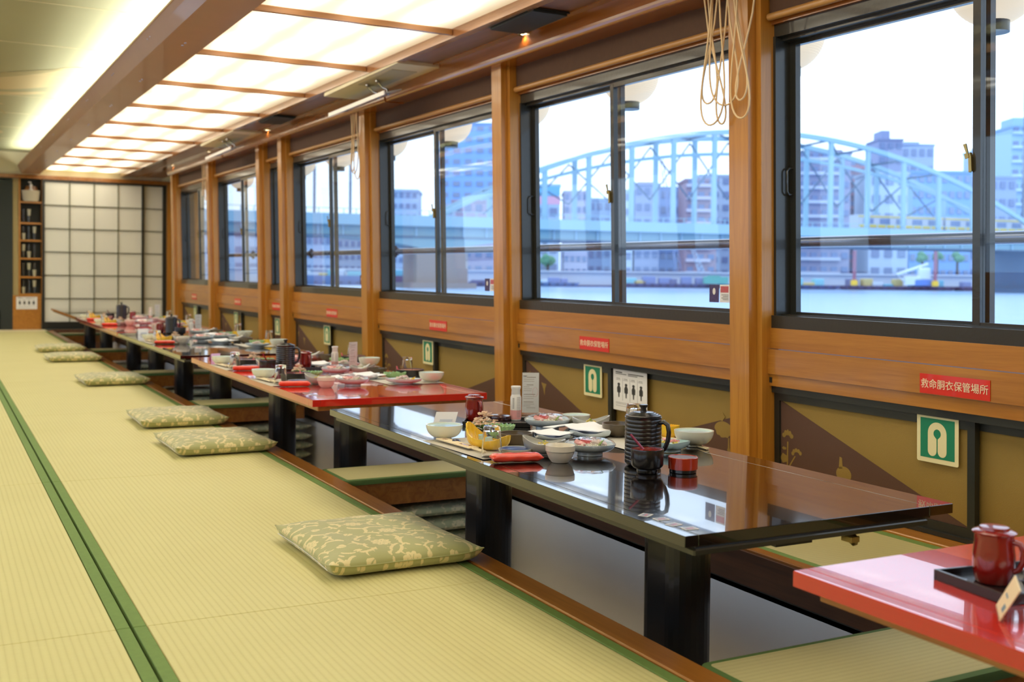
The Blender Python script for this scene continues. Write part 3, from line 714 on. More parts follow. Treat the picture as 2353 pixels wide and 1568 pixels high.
part('basket_body', MB().lathe([(.085, 0), (.1, .02), (.112, .13), (.118, .135), (.112, .14), (.1, .03), (.02, .012)], seg=24, sy=.55), mat('basket_cream', srgb(206, 196, 172), .8, bump=1, bscale=200), t)
t = thing('pump_bottle', 'white pump bottle standing in the basket on the shelf', 'bottle', (1.10, YF + .02, S(YF, 1.56)))
part('bottle_body', MB().lathe([(.03, 0), (.03, .10), (.012, .13), (.012, .15), (.018, .152), (.018, .18), (.004, .182), (.004, .2)], seg=14), m_pw, t)
part('spout', MB().box(-.03, .005, -.006, .006, .2, .212), m_pw, t)
t = thing('wooden_mask', 'rounded dark orange wooden object behind the white basket', 'ornament', (1.11, YF + .10, S(YF, 1.524)))
part('disc', MB().lathe([(.0001, 0), (.06, .0), (.088, .06), (.088, .14), (.06, .2), (.0001, .21)], seg=20, sy=.25), m_trim, t)
MF = Matrix(((1, 0, 0, 1.05), (0, 0, -1, YF - .003), (0, 1, 0, S(YF, .315)), (0, 0, 0, 1)))
poster('instruction_poster', 'white sheet with four black figures below the narrow glass shelf', MF, .125, .08)
# dark door at the far left
d = struct('door_1', None)
fr = MB(); fr.box(.30, .74, YF - .0, YF + .05, 0.0, .23); fr.box(.72, .885, YF - .0, YF + .05, 0, 1.76); fr.box(.30, .72, YF, YF + .05, 1.66, 1.76); fr.box(.22, .32, YF, YF + .05, 0, 1.76)
part('door_frame', fr, m_dkgrey, d, G)
part('door_pane', MB().box(.32, .72, YF + .02, YF + .03, .23, 1.66), m_shoji, d, G)
part('blue_poster', MB().box(.6, .715, YF + .012, YF + .016, 1.0, 1.5), mat('blue_poster', srgb(90, 120, 190), .6), d, G)
part('rail', MB().box(.3, .72, YF + .01, YF + .02, 1.0, 1.02), m_dkgrey, d, G)
part('far_wall_left', MB().box(-1.95, .22, YF, YF + .06, 0, 1.8), m_beigewall, wf, G)

# ------------------------------------------------------------------ outside: deck edge, hand rail, lanterns
RX = 2.95
seg_y = [-.6, 1.45, 3.325, 5.42, 7.4, 9.4, 11.4, 13.4]
for k in range(len(seg_y) - 1):
    a, c = seg_y[k], seg_y[k + 1]
    t = thing('hand_rail', 'steel pipe hand rail outside the window, %s length from the camera' % ['first', 'second', 'third', 'fourth', 'fifth', 'sixth', 'seventh'][k], 'rail', (RX, (a + c) / 2, S((a + c) / 2, .90)), 'outside hand rail lengths')
    part('pipe', MB().tube([(RX, a + .04, .90), (RX, c - .03, .90)], .021, 14), mat('rail_grey', srgb(128, 136, 160), .25, metal=.8) if k == 0 else bpy.data.materials['rail_grey'], t, G, world=True)
    part('clamp', MB().tube([(RX, c - .05, .90), (RX, c + .0, .90)], .029, 12).tube([(RX, c - .02, .86), (RX, c - .02, .94)], .012, 8), mat('clamp_brown', srgb(90, 66, 70), .4) if k == 0 else bpy.data.materials['clamp_brown'], t, G, world=True)
struct('boat_side', MB().box(2.72, 3.35, Y0, 16, -.35, -.05), mat('hull_grey', srgb(150, 156, 170), .5), G)
lr = .150
def lantern():
    t = thing('paper_lantern', '', 'lantern', (0, 0, 0), 'paper lanterns under the eaves outside')
    prof = []
    n = 64
    for i in range(n + 1):
        u = -1 + 2 * i / n; a = math.asin(u * .93); r = lr * math.cos(a) * (1 + .012 * (1 if i % 2 else -1)); prof.append((r, .15 + .142 * u))
    part('paper_shade', MB().lathe(prof[1:-1], seg=32), m_lantern, t)
    part('lower_ring', MB().lathe([(.046, -.025), (.053, -.025), (.053, .012), (.047, .012)], seg=24), m_blackf, t)
    part('upper_ring', MB().lathe([(.046, .29), (.053, .29), (.053, .32), (.047, .32)], seg=24), m_blackf, t)
    part('cord', MB().tube([(0, 0, .31), (0, 0, .60)], .003, 6), m_blackf, t)
    return t
l0 = lantern(); first = True
lys = [1.35, 2.545, 3.56, 4.755, 5.89, 6.985, 8.16, 9.38, 10.54, 11.7, 12.9]
for k, y in enumerate(lys):
    lb = 'round paper lantern outside, ' + ['out of frame right', 'at the top right corner of the picture', 'behind the left edge of the large near window', 'hanging in the middle of the second window', 'at the left edge of the second window', 'right pane of the third window', 'left pane of the third window', 'right pane of the fourth window', 'left pane of the fourth window', 'right of the far windows', 'in the farthest windows'][k]
    p = (3.2, y, S(y, 1.60) + .035)
    if first: l0.location = p; l0['label'] = lb; first = False; l0k = tree(l0)
    else: clone(l0, lb, p)

# ------------------------------------------------------------------ outside: river, bank, city, bridge
FW = Vector((.468, .8837)); RT = Vector((.8837, -.468))
def at(d, r, z=0): v = FW * d + RT * r; return (v.x, v.y, z)
ang = math.atan2(RT.y, RT.x)
ZW = -.5
wm = bpy.data.materials.new('river_water'); wm.use_nodes = True; nt = wm.node_tree; b = nt.nodes['Principled BSDF']
b.inputs['Base Color'].default_value = srgb(150, 188, 226); b.inputs['Roughness'].default_value = .22; b.inputs['Specular IOR Level'].default_value = .9
tcx = nt.nodes.new('ShaderNodeTexCoord'); nn = nt.nodes.new('ShaderNodeTexNoise'); nn.inputs['Scale'].default_value = .9; nn.inputs['Detail'].default_value = 5
bp = nt.nodes.new('ShaderNodeBump'); bp.inputs['Strength'].default_value = .5; bp.inputs['Distance'].default_value = .25
nt.links.new(tcx.outputs['Object'], nn.inputs['Vector']); nt.links.new(nn.outputs['Fac'], bp.inputs['Height']); nt.links.new(bp.outputs[0], b.inputs['Normal'])
struct('river', MB().quad(*[at(d, r, ZW) for d, r in ((-60, -500), (-60, 500), (310, 500), (310, -500))]), wm)
struct('far_ground', MB().quad(*[at(d, r, 1.9) for d, r in ((296, -900), (296, 900), (1500, 1500), (1500, -1500))]), mat('ground_grey', srgb(150, 165, 185), .8))
m_bank = mat('pale_concrete', srgb(196, 206, 222), .8, noise=.05, nscale=.05)
def boxd(mb, r0, r1, d0, d1, z0, z1, mi=0):
    return mb.hexa([at(d0, r0, z0), at(d0, r1, z0), at(d1, r1, z0), at(d1, r0, z0), at(d0, r0, z1), at(d0, r1, z1), at(d1, r1, z1), at(d1, r0, z1)], mi)
em = struct('embankment_wall', boxd(MB(), -700, 700, 294, 300, ZW - 1, 3.4), m_bank)
part('kerb', boxd(MB(), -700, 700, 293, 300.5, 3.4, 3.8), m_bank, em)
part('waterline_band', boxd(MB(), -700, 700, 291, 294, ZW - 1, ZW + .5), mat('dark_waterline', srgb(96, 96, 130), .8), em)

cm = {}
placed = []
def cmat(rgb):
    if rgb not in cm: q = [int(c * .72 + k * .28) for c, k in zip(rgb, (176, 208, 236))]; cm[rgb] = mat('facade_%d' % len(cm), srgb(*q), .7)  # pale blue mixed into every colour paints in the distance haze
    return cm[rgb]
m_win = mat('far_window', srgb(112, 134, 176), .35)
m_winl = mat('far_window_light', srgb(130, 150, 186), .35)
cube_me = {}
def wmesh(w_, h_, m):
    k = (round(w_, 1), round(h_, 1), m.name)
    if k not in cube_me: cube_me[k] = MB().box(-k[0] / 2, k[0] / 2, -.25, .25, -k[1] / 2, k[1] / 2).mesh('window', m)
    return cube_me[k]
def building(px0, px1, ptop, D, col, label, cols=0, rows=0, wm_=m_win, steps=(), cap=None, balc=None, zb=1.9):
    """px0..px1, ptop: bearing and top seen from the boat; converted to metres at distance D"""
    for _ in range(40):
        if any(px0 < b_ and px1 > a_ and abs(D - d_) < 20 for a_, b_, d_ in placed): D += 4
    placed.append((px0 - 2, px1 + 2, D))
    k = D / 2503.0
    r0, r1 = (px0 - 1176) * k, (px1 - 1176) * k
    hor = 633 + .0106 * ((px0 + px1) / 2 + 150)
    zt = .75 + (hor - ptop) * k
    t = thing('building', label, 'building', at(D + 6, (r0 + r1) / 2, zb), 'city buildings across the river', ang)
    hw = (r1 - r0) / 2; H = zt - zb
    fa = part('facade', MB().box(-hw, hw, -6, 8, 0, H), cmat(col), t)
    for (a, b2, top) in steps:
        ra, rb = (a - 1176) * k - (r0 + r1) / 2, (b2 - 1176) * k - (r0 + r1) / 2
        part('roof_block', MB().box(ra, rb, -4, 5, H, .75 + (hor - top) * k - zb), cmat(cap or col), t)
    part('parapet', MB().box(-hw - .3, hw + .3, -6.3, 8.3, H - .5, H + .3), cmat(tuple(max(0, c - 22) for c in col)), t)
    if balc:
        for j in range(rows): z = H * (j + .55) / rows; part('balcony', MB().box(-hw * .96, hw * .6, -7.4, -6, z - .55, z + .35), cmat(balc), t)
    for i in range(cols):
        for j in range(rows):
            z = H * (j + .55) / rows + (.9 if balc else 0); x = -hw + 2 * hw * (i + .5) / cols
            o = link('window', wmesh(2 * hw / cols * .58, H / rows * .42, wm_), fa, (x, -6.1, z))
    return t
BL = building
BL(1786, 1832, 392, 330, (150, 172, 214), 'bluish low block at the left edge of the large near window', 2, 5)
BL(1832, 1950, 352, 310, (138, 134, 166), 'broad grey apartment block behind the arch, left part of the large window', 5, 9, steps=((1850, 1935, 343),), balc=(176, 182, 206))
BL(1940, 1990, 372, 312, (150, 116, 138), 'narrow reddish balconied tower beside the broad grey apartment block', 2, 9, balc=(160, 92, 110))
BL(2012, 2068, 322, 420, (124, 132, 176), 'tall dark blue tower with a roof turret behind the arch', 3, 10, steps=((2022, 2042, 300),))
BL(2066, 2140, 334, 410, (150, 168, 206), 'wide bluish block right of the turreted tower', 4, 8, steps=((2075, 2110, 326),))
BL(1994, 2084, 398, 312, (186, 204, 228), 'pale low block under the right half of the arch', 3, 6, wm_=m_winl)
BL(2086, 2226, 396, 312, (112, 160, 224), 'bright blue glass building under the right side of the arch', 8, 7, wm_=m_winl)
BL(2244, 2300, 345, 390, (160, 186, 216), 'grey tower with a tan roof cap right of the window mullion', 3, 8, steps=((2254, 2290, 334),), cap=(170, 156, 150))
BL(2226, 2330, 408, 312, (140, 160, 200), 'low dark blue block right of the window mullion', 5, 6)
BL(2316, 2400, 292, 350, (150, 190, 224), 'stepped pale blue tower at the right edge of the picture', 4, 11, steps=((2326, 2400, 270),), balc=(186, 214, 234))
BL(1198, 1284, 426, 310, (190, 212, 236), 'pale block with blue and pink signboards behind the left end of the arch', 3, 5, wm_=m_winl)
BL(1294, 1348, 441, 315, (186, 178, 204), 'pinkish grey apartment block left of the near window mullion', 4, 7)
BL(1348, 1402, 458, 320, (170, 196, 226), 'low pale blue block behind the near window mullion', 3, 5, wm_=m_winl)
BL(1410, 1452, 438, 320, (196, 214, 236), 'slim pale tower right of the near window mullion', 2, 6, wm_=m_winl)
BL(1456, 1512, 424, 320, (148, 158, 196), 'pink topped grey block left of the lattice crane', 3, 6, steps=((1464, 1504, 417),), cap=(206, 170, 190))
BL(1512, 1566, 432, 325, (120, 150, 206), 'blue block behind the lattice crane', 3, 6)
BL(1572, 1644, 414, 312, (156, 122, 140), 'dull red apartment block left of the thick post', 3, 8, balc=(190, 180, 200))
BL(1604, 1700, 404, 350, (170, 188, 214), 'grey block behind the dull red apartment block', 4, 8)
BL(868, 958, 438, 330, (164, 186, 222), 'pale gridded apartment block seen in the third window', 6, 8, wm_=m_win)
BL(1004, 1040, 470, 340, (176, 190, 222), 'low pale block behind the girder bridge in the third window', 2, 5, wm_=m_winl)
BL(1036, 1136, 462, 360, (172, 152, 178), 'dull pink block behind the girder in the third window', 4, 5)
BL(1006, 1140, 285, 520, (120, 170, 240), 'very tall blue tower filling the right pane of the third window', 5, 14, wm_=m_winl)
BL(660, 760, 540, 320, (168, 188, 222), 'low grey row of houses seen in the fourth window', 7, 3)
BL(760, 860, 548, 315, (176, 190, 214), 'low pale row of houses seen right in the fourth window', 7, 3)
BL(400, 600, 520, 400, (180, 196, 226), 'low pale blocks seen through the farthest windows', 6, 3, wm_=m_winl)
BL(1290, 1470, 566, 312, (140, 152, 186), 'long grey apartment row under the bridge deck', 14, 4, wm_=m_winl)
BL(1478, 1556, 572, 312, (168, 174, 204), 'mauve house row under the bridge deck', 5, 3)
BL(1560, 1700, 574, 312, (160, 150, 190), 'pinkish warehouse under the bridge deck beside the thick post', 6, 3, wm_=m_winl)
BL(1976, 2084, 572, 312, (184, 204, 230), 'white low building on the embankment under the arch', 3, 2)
for (a, b2, c2, d2, D, col, lb) in ((1787, 1816, 402, 424, 302, (60, 120, 206), 'blue billboard behind the left jamb of the large window'), (1221, 1284, 428, 450, 302, (84, 168, 226), 'pale blue billboard on the pale block'), (1211, 1284, 454, 472, 302, (228, 150, 176), 'pink billboard under the pale blue billboard'), (2343, 2360, 206, 256, 330, (84, 150, 216), 'tall blue signboard at the right picture edge')):
    D += 3
    k = D / 2503; hor = 633 + .0106 * ((a + b2) / 2 + 150)
    t = thing('billboard', lb, 'sign', at(D if 'pink' not in lb else D - 3, ((a + b2) / 2 - 1176) * k, .75 + (hor - d2) * k), None, ang)
    part('board', MB().box(-(b2 - a) / 2 * k, (b2 - a) / 2 * k, -.3, .1, 0, (d2 - c2) * k), cmat(col), t)
    part('board_post', MB().box(-.4, .4, .1, 1.5, 1.9 - t.location.z, (d2 - c2) * k), cmat((120, 130, 150)), t)
# trees on the bank
m_tree = mat('tree_foliage', srgb(96, 146, 120), .8, noise=.3, nscale=.6)
m_trunk = mat('tree_trunk', srgb(80, 70, 66), .8)
def tree_(px, pt, D, rad, lb):
    k = D / 2503; hor = 633 + .0106 * (px + 150); zc = .75 + (hor - pt) * k - rad
    t = thing('tree', lb, 'tree', at(D, (px - 1176) * k, 3.4), 'trees on the far bank')
    rng = random.Random(px); mb = MB()
    for q in range(9):
        cx, cyy, cz = rng.uniform(-.6, .6) * rad, rng.uniform(-.5, .5) * rad, rng.uniform(-.45, .5) * rad; rr = rad * rng.uniform(.4, .6)
        pr = [(rr * math.cos(a), cz + rr * math.sin(a)) for a in [-1.4 + .4 * i for i in range(8)]]
        mb.lathe(pr, (cx, cyy, max(rad * .7, zc - 3.4)), 9, fr=lambda a, z: 1 + .15 * math.sin(5 * a + z * 3))
    part('crown', mb, m_tree, t); part('trunk', MB().tube([(0, 0, -.2), (0, 0, max(rad * .7, zc - 3.4))], .35, 6), m_trunk, t)
tree_(1258, 582, 297, 2.0, 'round green tree on the bank seen left in the second window'); tree_(1222, 594, 297, .9, 'smaller green tree left of the round tree on the bank')
for i, px in enumerate((2118, 2152, 2198, 2264, 2298, 2332)): tree_(px, 578 - (i % 2) * 4, 297, 1.6, 'dark green tree in the row on the bank, %s from the left' % ['first', 'second', 'third', 'fourth', 'fifth', 'sixth'][i])

# the arch bridge and its girder approach
A = Vector((47.99, 169.55)); U = Vector((.984, -.1785)); U.normalize(); V = Vector((-U.y, U.x))
def B(s_, t_, z): p = A + U * s_ + V * t_; return (p.x, p.y, z)
m_br = mat('pale_blue_bridge_steel', srgb(150, 186, 206), .5)
m_br2 = mat('blue_green_bridge_girder', srgb(136, 172, 186), .55)
m_brd = mat('dark_blue_bridge_steel', srgb(92, 118, 146), .6)  # darker blue steel for flange, bracing, masts and one pier
br = thing('arch_bridge', 'pale blue steel arch railway bridge across the river', 'bridge', (A.x, A.y, 8))
def bb(mb, s0, s1, t0, t1, z0, z1): return mb.hexa([B(s0, t0, z0), B(s1, t0, z0), B(s1, t1, z0), B(s0, t1, z0), B(s0, t0, z1), B(s1, t0, z1), B(s1, t1, z1), B(s0, t1, z1)])
part('track_deck', bb(bb(MB(), -120, 300, -1, 11, 9.6, 10.4), -120, 300, -1.4, -1, 9.6, 11.35), m_br, br, None, world=True)
part('girder', bb(MB(), -120, 300, 0, .5, 8.0, 9.6), m_br2, br, None, world=True)
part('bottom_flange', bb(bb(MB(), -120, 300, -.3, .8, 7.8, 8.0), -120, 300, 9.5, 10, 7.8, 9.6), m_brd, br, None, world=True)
st_ = MB()
for s_ in range(-118, 300, 4): bb(st_, s_, s_ + .3, -.3, 0, 8.0, 9.6)
part('stiffener', st_, m_br, br, None, world=True)
h = MB()
for k in range(16):   # haunch deepening to the pier
    f = lambda u: 8.0 - 2.6 * max(0, 1 - abs(u - 26) / 22) ** 2
    a, c = 2 + 3 * k, 5 + 3 * k
    h.hexa([B(a, 0, f(a)), B(c, 0, f(c)), B(c, 10, f(c)), B(a, 10, f(a)), B(a, 0, 8.0), B(c, 0, 8.0), B(c, 10, 8.0), B(a, 10, 8.0)])
part('haunch', h, m_br2, br, None, world=True)
az = lambda s_: 28.6 - .00445 * (s_ - 88) ** 2
for ti, tt in enumerate((0, 10)):
    rib = MB()
    ss = [26.5 + 123 * i / 44 for i in range(45)]
    for a, c in zip(ss[:-1], ss[1:]):
        rib.hexa([B(a, tt, az(a) - .65), B(c, tt, az(c) - .65), B(c, tt + .8, az(c) - .65), B(a, tt + .8, az(a) - .65), B(a, tt, az(a) + .2), B(c, tt, az(c) + .2), B(c, tt + .8, az(c) + .2), B(a, tt + .8, az(a) + .2)])
    part('arch_rib', rib, m_br, br, None, world=True)
    for i in range(13):
        s_ = 36.5 + 8.05 * i + (ti * 1.2)
        if az(s_) < 12: continue
        part('hanger', bb(MB(), s_ - .42, s_ + .42, tt + .1, tt + .7, 10.4, az(s_) - .5), m_br, br, None, world=True)
lo = MB(); dg = MB()
for tt in (0.2,):
    for a, c in zip(ss[:-1], ss[1:]):
        if az(a) < 15: continue
        q = lambda s2: 10.4 + (az(s2) - 10.4) * .80
        lo.hexa([B(a, tt + 6, q(a) - .3), B(c, tt + 6, q(c) - .3), B(c, tt + 6.4, q(c) - .3), B(a, tt + 6.4, q(a) - .3), B(a, tt + 6, q(a) + .3), B(c, tt + 6, q(c) + .3), B(c, tt + 6.4, q(c) + .3), B(a, tt + 6.4, q(a) + .3)])
part('inner_chord', lo, m_br, br, None, world=True)
for i in range(12):
    s0 = 36.5 + 8.05 * i; s1 = s0 + 8.05; m0 = (10.4 + az(s0)) / 2 if i < 6 else 11
    for (x0, z0, x1, z1) in ((s0, az(s0) - 1, s1, 10.4 + (az(s1) - 10.4) * .35), (s0, 10.4 + (az(s0) - 10.4) * .35, s1, az(s1) - 1)):
        dg.tube([B(x0, 10.2, z0), B(x1, 10.2, z1)], .16, 4)
    dg.tube([B(s0, .4, az(s0) - .2), B(s1, 10.4, az(s1) - .2)], .2, 4); dg.tube([B(s0, 10.4, az(s0) - .2), B(s0, .4, az(s0) - .2)], .25, 4)
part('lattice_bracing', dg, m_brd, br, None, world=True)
pr_ = MB()
for s_ in range(-110, 150, 2): bb(pr_, s_, s_ + .15, -1.3, -1.2, 11.3, 12.2)
bb(pr_, -120, 150, -1.3, -1.2, 12.1, 12.2)
part('parapet_rail', pr_, m_br, br, None, world=True)
for k, (s0, s1, lbm) in enumerate(((22.3, 31, m_bank), (146, 156, m_brd))):
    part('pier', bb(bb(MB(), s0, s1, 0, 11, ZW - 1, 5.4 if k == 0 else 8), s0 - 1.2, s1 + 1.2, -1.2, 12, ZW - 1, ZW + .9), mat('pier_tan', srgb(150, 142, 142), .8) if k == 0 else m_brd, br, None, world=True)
for s_ in (6.2, 12.1): part('line_mast', MB().tube([B(s_, 5, 10), B(s_, 5, 23)], .22, 6), m_brd, br, None, world=True)
# train
tr = thing('train', 'silver commuter train with yellow stripes crossing the arch bridge', 'train', (*B(125, 3, 10.4),))
x = 108.5
m_tr = mat('train_silver', srgb(186, 192, 208), .4); m_ty = mat('train_yellow', srgb(214, 190, 84), .5)
for c_ in range(3):
    a, c2 = x, x + 19.4
    car = part('carriage', bb(MB(), a, c2, 2.5, 5.3, 11.0, 14.2), m_tr, tr, None, world=True)
    part('yellow_stripe', bb(bb(MB(), a, c2, 2.42, 2.5, 11.9, 12.35), a, c2, 2.42, 2.5, 13.75, 14.0), m_ty, car, None) if False else part('yellow_stripe', bb(bb(MB(), a, c2, 2.42, 2.5, 11.85, 12.35), a, c2, 2.42, 2.5, 13.75, 14.0), m_ty, tr, None, world=True)
    wi = MB()
    for q in range(5): bb(wi, a + 1.2 + 3.7 * q, a + 3.4 + 3.7 * q, 2.40, 2.5, 12.5, 13.5)
    part('window_band', wi, m_win, tr, None, world=True)
    x += 20
# construction barges, cranes, piles
def local(D, px, z=ZW): return at(D, (px - 1176) * D / 2503, z)
def barge(px0, px1, D, col, lb, hgt=2.0):
    k = D / 2503; hw = (px1 - px0) / 2 * k
    t = thing('barge', lb, 'barge', local(D, (px0 + px1) / 2), 'work barges on the river', ang)
    part('hull', MB().hexa([(-hw + 1, -3, 0), (hw - 1, -3, 0), (hw - 1, 3, 0), (-hw + 1, 3, 0), (-hw, -4, hgt * .55), (hw, -4, hgt * .55), (hw, 4, hgt * .55), (-hw, 4, hgt * .55)]), cmat(col), t)
    rng = random.Random(px0); pal = [(90, 170, 196), (110, 120, 170), (206, 176, 90), (196, 206, 220), (90, 90, 130), (120, 190, 200)]
    n = int(hw * 2 / 3.2)
    for i in range(n):
        x = -hw + 2 + (2 * hw - 4) * (i + rng.random() * .6) / n; ww = rng.uniform(.6, 1.8); hh = rng.uniform(.4, 1.9)
        part('deck_cargo', MB().cbox(x - ww, x + ww, -2, 1, hgt * .55, hgt * .55 + hh, .15), cmat(rng.choice(pal)), t)
    part('tyre_fender', _fend(hw, hgt), m_blackf, t)
def _fend(hw, hgt):
    mb = MB()
    for i in range(int(hw)): x = -hw + 1 + i * 2; mb.lathe([(.25, -.1), (.4, 0), (.25, .1)], (x, -4.1, .6), 8)
    return mb
barge(1700, 1920, 280, (96, 84, 128), 'low dark barge at the left of the large window')
barge(1932, 2184, 280, (104, 70, 104), 'long purple barge loaded with blue machinery and two piles')
barge(2196, 2353, 278, (110, 64, 92), 'dark red barge right of the window mullion')
barge(1415, 1690, 284, (110, 92, 128), 'work barge with green container in the second window')
barge(1200, 1330, 286, (120, 130, 170), 'small pale landing stage left in the second window')
barge(862, 960, 240, (110, 58, 84), 'dark red pontoon with round white ports in the third window', 4)
barge(1075, 1135, 250, (100, 90, 130), 'low dark barge right in the third window')
barge(664, 850, 260, (110, 130, 176), 'grey barge seen in the fourth window', 4)
for px, pt in ((1962, 575), (2148, 565)):
    t = thing('steel_pile', 'dark red steel pile standing on the long barge, %s one' % ('left' if px < 2000 else 'right'), 'pile', local(274, px), 'steel piles')
    part('shaft', MB().tube([(0, 0, 1), (0, 0, .75 + (653 - pt) * .1115 + .5)], .45, 8), cmat((150, 70, 86)), t)
    part('yellow_collar', MB().lathe([(.3, 1), (.9, 1.2), (.9, 2.4), (.3, 2.6)], seg=10), m_yel, t)
t = thing('green_container', 'green cargo container stack on the work barge', 'container', local(282, 1640, .7), None, ang); part('box', MB().cbox(-3.1, 3.1, -3.4, -1.3, 0, 1.8, .1).cbox(-2, 1, -3.4, -1.3, 1.8, 2.1, .1), cmat((70, 150, 130)), t)
t = thing('white_excavator', 'white crane cab on the long barge under the arch', 'crane', local(276, 2104, .9), None, ang)
part('cab', MB().cbox(-3, 1, -1, 1, 0, 2.2, .2).cbox(.5, 3.4, -1, 1, 1.6, 4.4, .3), cmat((226, 232, 240)), t); part('boom', MB().tube([(-3, 0, 1), (-5, 0, 2.6), (3, 0, 5.4)], .35, 6), cmat((226, 232, 240)), t)
part('base', MB().cbox(-.6, 5, -1.2, 1.2, -.1, 1.4, .2), cmat((70, 110, 200)), t)
def lattice(px0, p0, px1, p1, D, lb, col):
    k = D / 2503; P = lambda px, p: Vector(at(D, (px - 1176) * k, .75 + (633 + .0106 * (px + 150) - p) * k))
    a, b2 = P(px0, p0), P(px1, p1); t = thing('lattice_crane', lb, 'crane', tuple(a), None)
    mb = MB(); q = Vector((.9, 0, .2)); n = 12
    mb.tube([a - q, b2 - q * .5], .12, 4); mb.tube([a + q, b2 + q * .5], .12, 4)
    for i in range(n):
        u, v = i / n, (i + 1) / n; sg = 1 if i % 2 else -1
        mb.tube([a.lerp(b2, u) + q * sg * (1 - u / 2), a.lerp(b2, v) - q * sg * (1 - v / 2)], .09, 4)
    part('jib', mb, cmat(col), t, None, world=True)
lattice(1560, 630, 1515, 366, 304, 'leaning lattice crane jib beyond the middle of the arch', (110, 120, 170))
lattice(1612, 628, 1590, 572, 286, 'pale lattice crane jib low on the work barge', (150, 166, 190))
t = thing('red_white_mast', 'red and white striped mast seen in the fourth window', 'mast', local(200, 682), None)
for i in range(9): part('band', MB().lathe([(.9, i * 1.5), (.9, i * 1.5 + 1.5)], seg=10), cmat((206, 130, 140)) if i % 2 == 0 else cmat((220, 224, 236)), t)
# ------------------------------------------------------------------ tables
def TZ(y): return S(y, .28)
def table(nm, lb, x0, x1, y0, y1, red, groove=False, legs=None):
    yc = (y0 + y1) / 2; xc = (x0 + x1) / 2; zc = S(yc, -.40)
    t = thing('low_table', lb, 'table', (xc, yc, zc), 'low tables over the foot well')
    mt, me_ = (m_redl, m_rede) if red else (m_lacq, m_lacqe)
    fl_ = .072
    # nominal z of the top is 0.28; front flap, main slab and back flap meet in fine seams
    th = .021 if not red else .026
    def slab(a, b): return MB().cbox(a, b, y0, y1, .28 - th, .28, .0010)
    part('top_board', slab(x0 + .0315, x1 - fl_ - .0008), mt, t, G, world=True)
    part('edge_strip', slab(x0, x0 + .0311), mt, t, G, world=True)
    part('fold_flap', slab(x1 - fl_, x1), mt, t, G, world=True)
    ap = MB()
    ap.cbox(x0 + .03, x1 - .06, y0 + .008, y1 - .008, .28 - th - .006, .28 - th, .001)
    ap.cbox(x0 + .022, x1 - .075, y0 + .0, y1 - .0, .28 - th - .018, .28 - th - .006, .003)
    if not red: part('apron', ap, m_lacqe, t, G, world=True)
    else: part('apron', MB().cbox(x0 + .03, x1 - .06, y0 + .03, y1 - .03, .28 - th - .02, .28 - th, .003), m_trim, t, G, world=True)
    part('under_rail', MB().box(xc - .05, xc + .05, y0 + .1, y1 - .1, .28 - th - .055, .28 - th - .02), m_blackf, t, G, world=True)
    for ly in legs or (y0 + .46, y1 - .55):
        lz0, lz1 = -.40, .28 - th - .024
        pr = rrect(-.060, .060, -.096, .096, .055, 6)
        part('leg', MB().prism(pr, lz1 - lz0, lambda u, v, q, ly=ly, lz0=lz0: (xc - .05 + u * 1.0, ly + v * .85, lz0 + q)), m_leg, t, G, world=True)
    return t
m_lacqe2 = mat('olive_reflection_lacquer', srgb(58, 56, 40), .16, coat=1.0, noise=.15, nscale=7)  # olive puts the tatami's reflection into the black lacquer colour
TB = {
 0: table('t', 'red lacquer low table cropped at the right edge of the picture', 1.255, 2.0, -.75, 1.365, True, legs=(-.3, .75)),
 1: table('t', 'nearest black lacquer low table, glossy with grooved edge', 1.235, 1.955, 1.632, 3.70, False, legs=(2.07, 3.06)),
 2: table('t', 'middle red lacquer low table set for four', 1.262, 2.0, 3.985, 6.19, True, legs=(4.46, 5.50)),
 3: table('t', 'second black lacquer low table, beyond the middle red table', 1.235, 2.03, 6.36, 8.78, False, legs=(6.88, 8.02)),
 4: table('t', 'far red lacquer low table near the white paper screen', 1.245, 2.08, 8.88, 11.65, True, legs=(9.3, 10.45)),
 5: table('t', 'farthest bare black table in front of the white paper screen', 1.262, 2.05, 11.75, 14.5, False, legs=(12.2, 13.6)),
}
# brass clip hanging under the nearest black table
t = thing('brass_clip', 'small brass spring clip under the end of the nearest black table', 'clip', (1.70, 1.665, S(1.665, .228)))
part('clip_curl', MB().tube([(0, .02, .0), (0, .0, -.0), (0, -.006, -.006), (0, -.004, -.016), (.0, .004, -.02), (0, .012, -.016), (0, .012, -.008)], .0035, 6), m_brass, t)
part('clip_plate', MB().cbox(-.02, .004, -.01, .02, -.012, -.0, .001), m_brass, t)

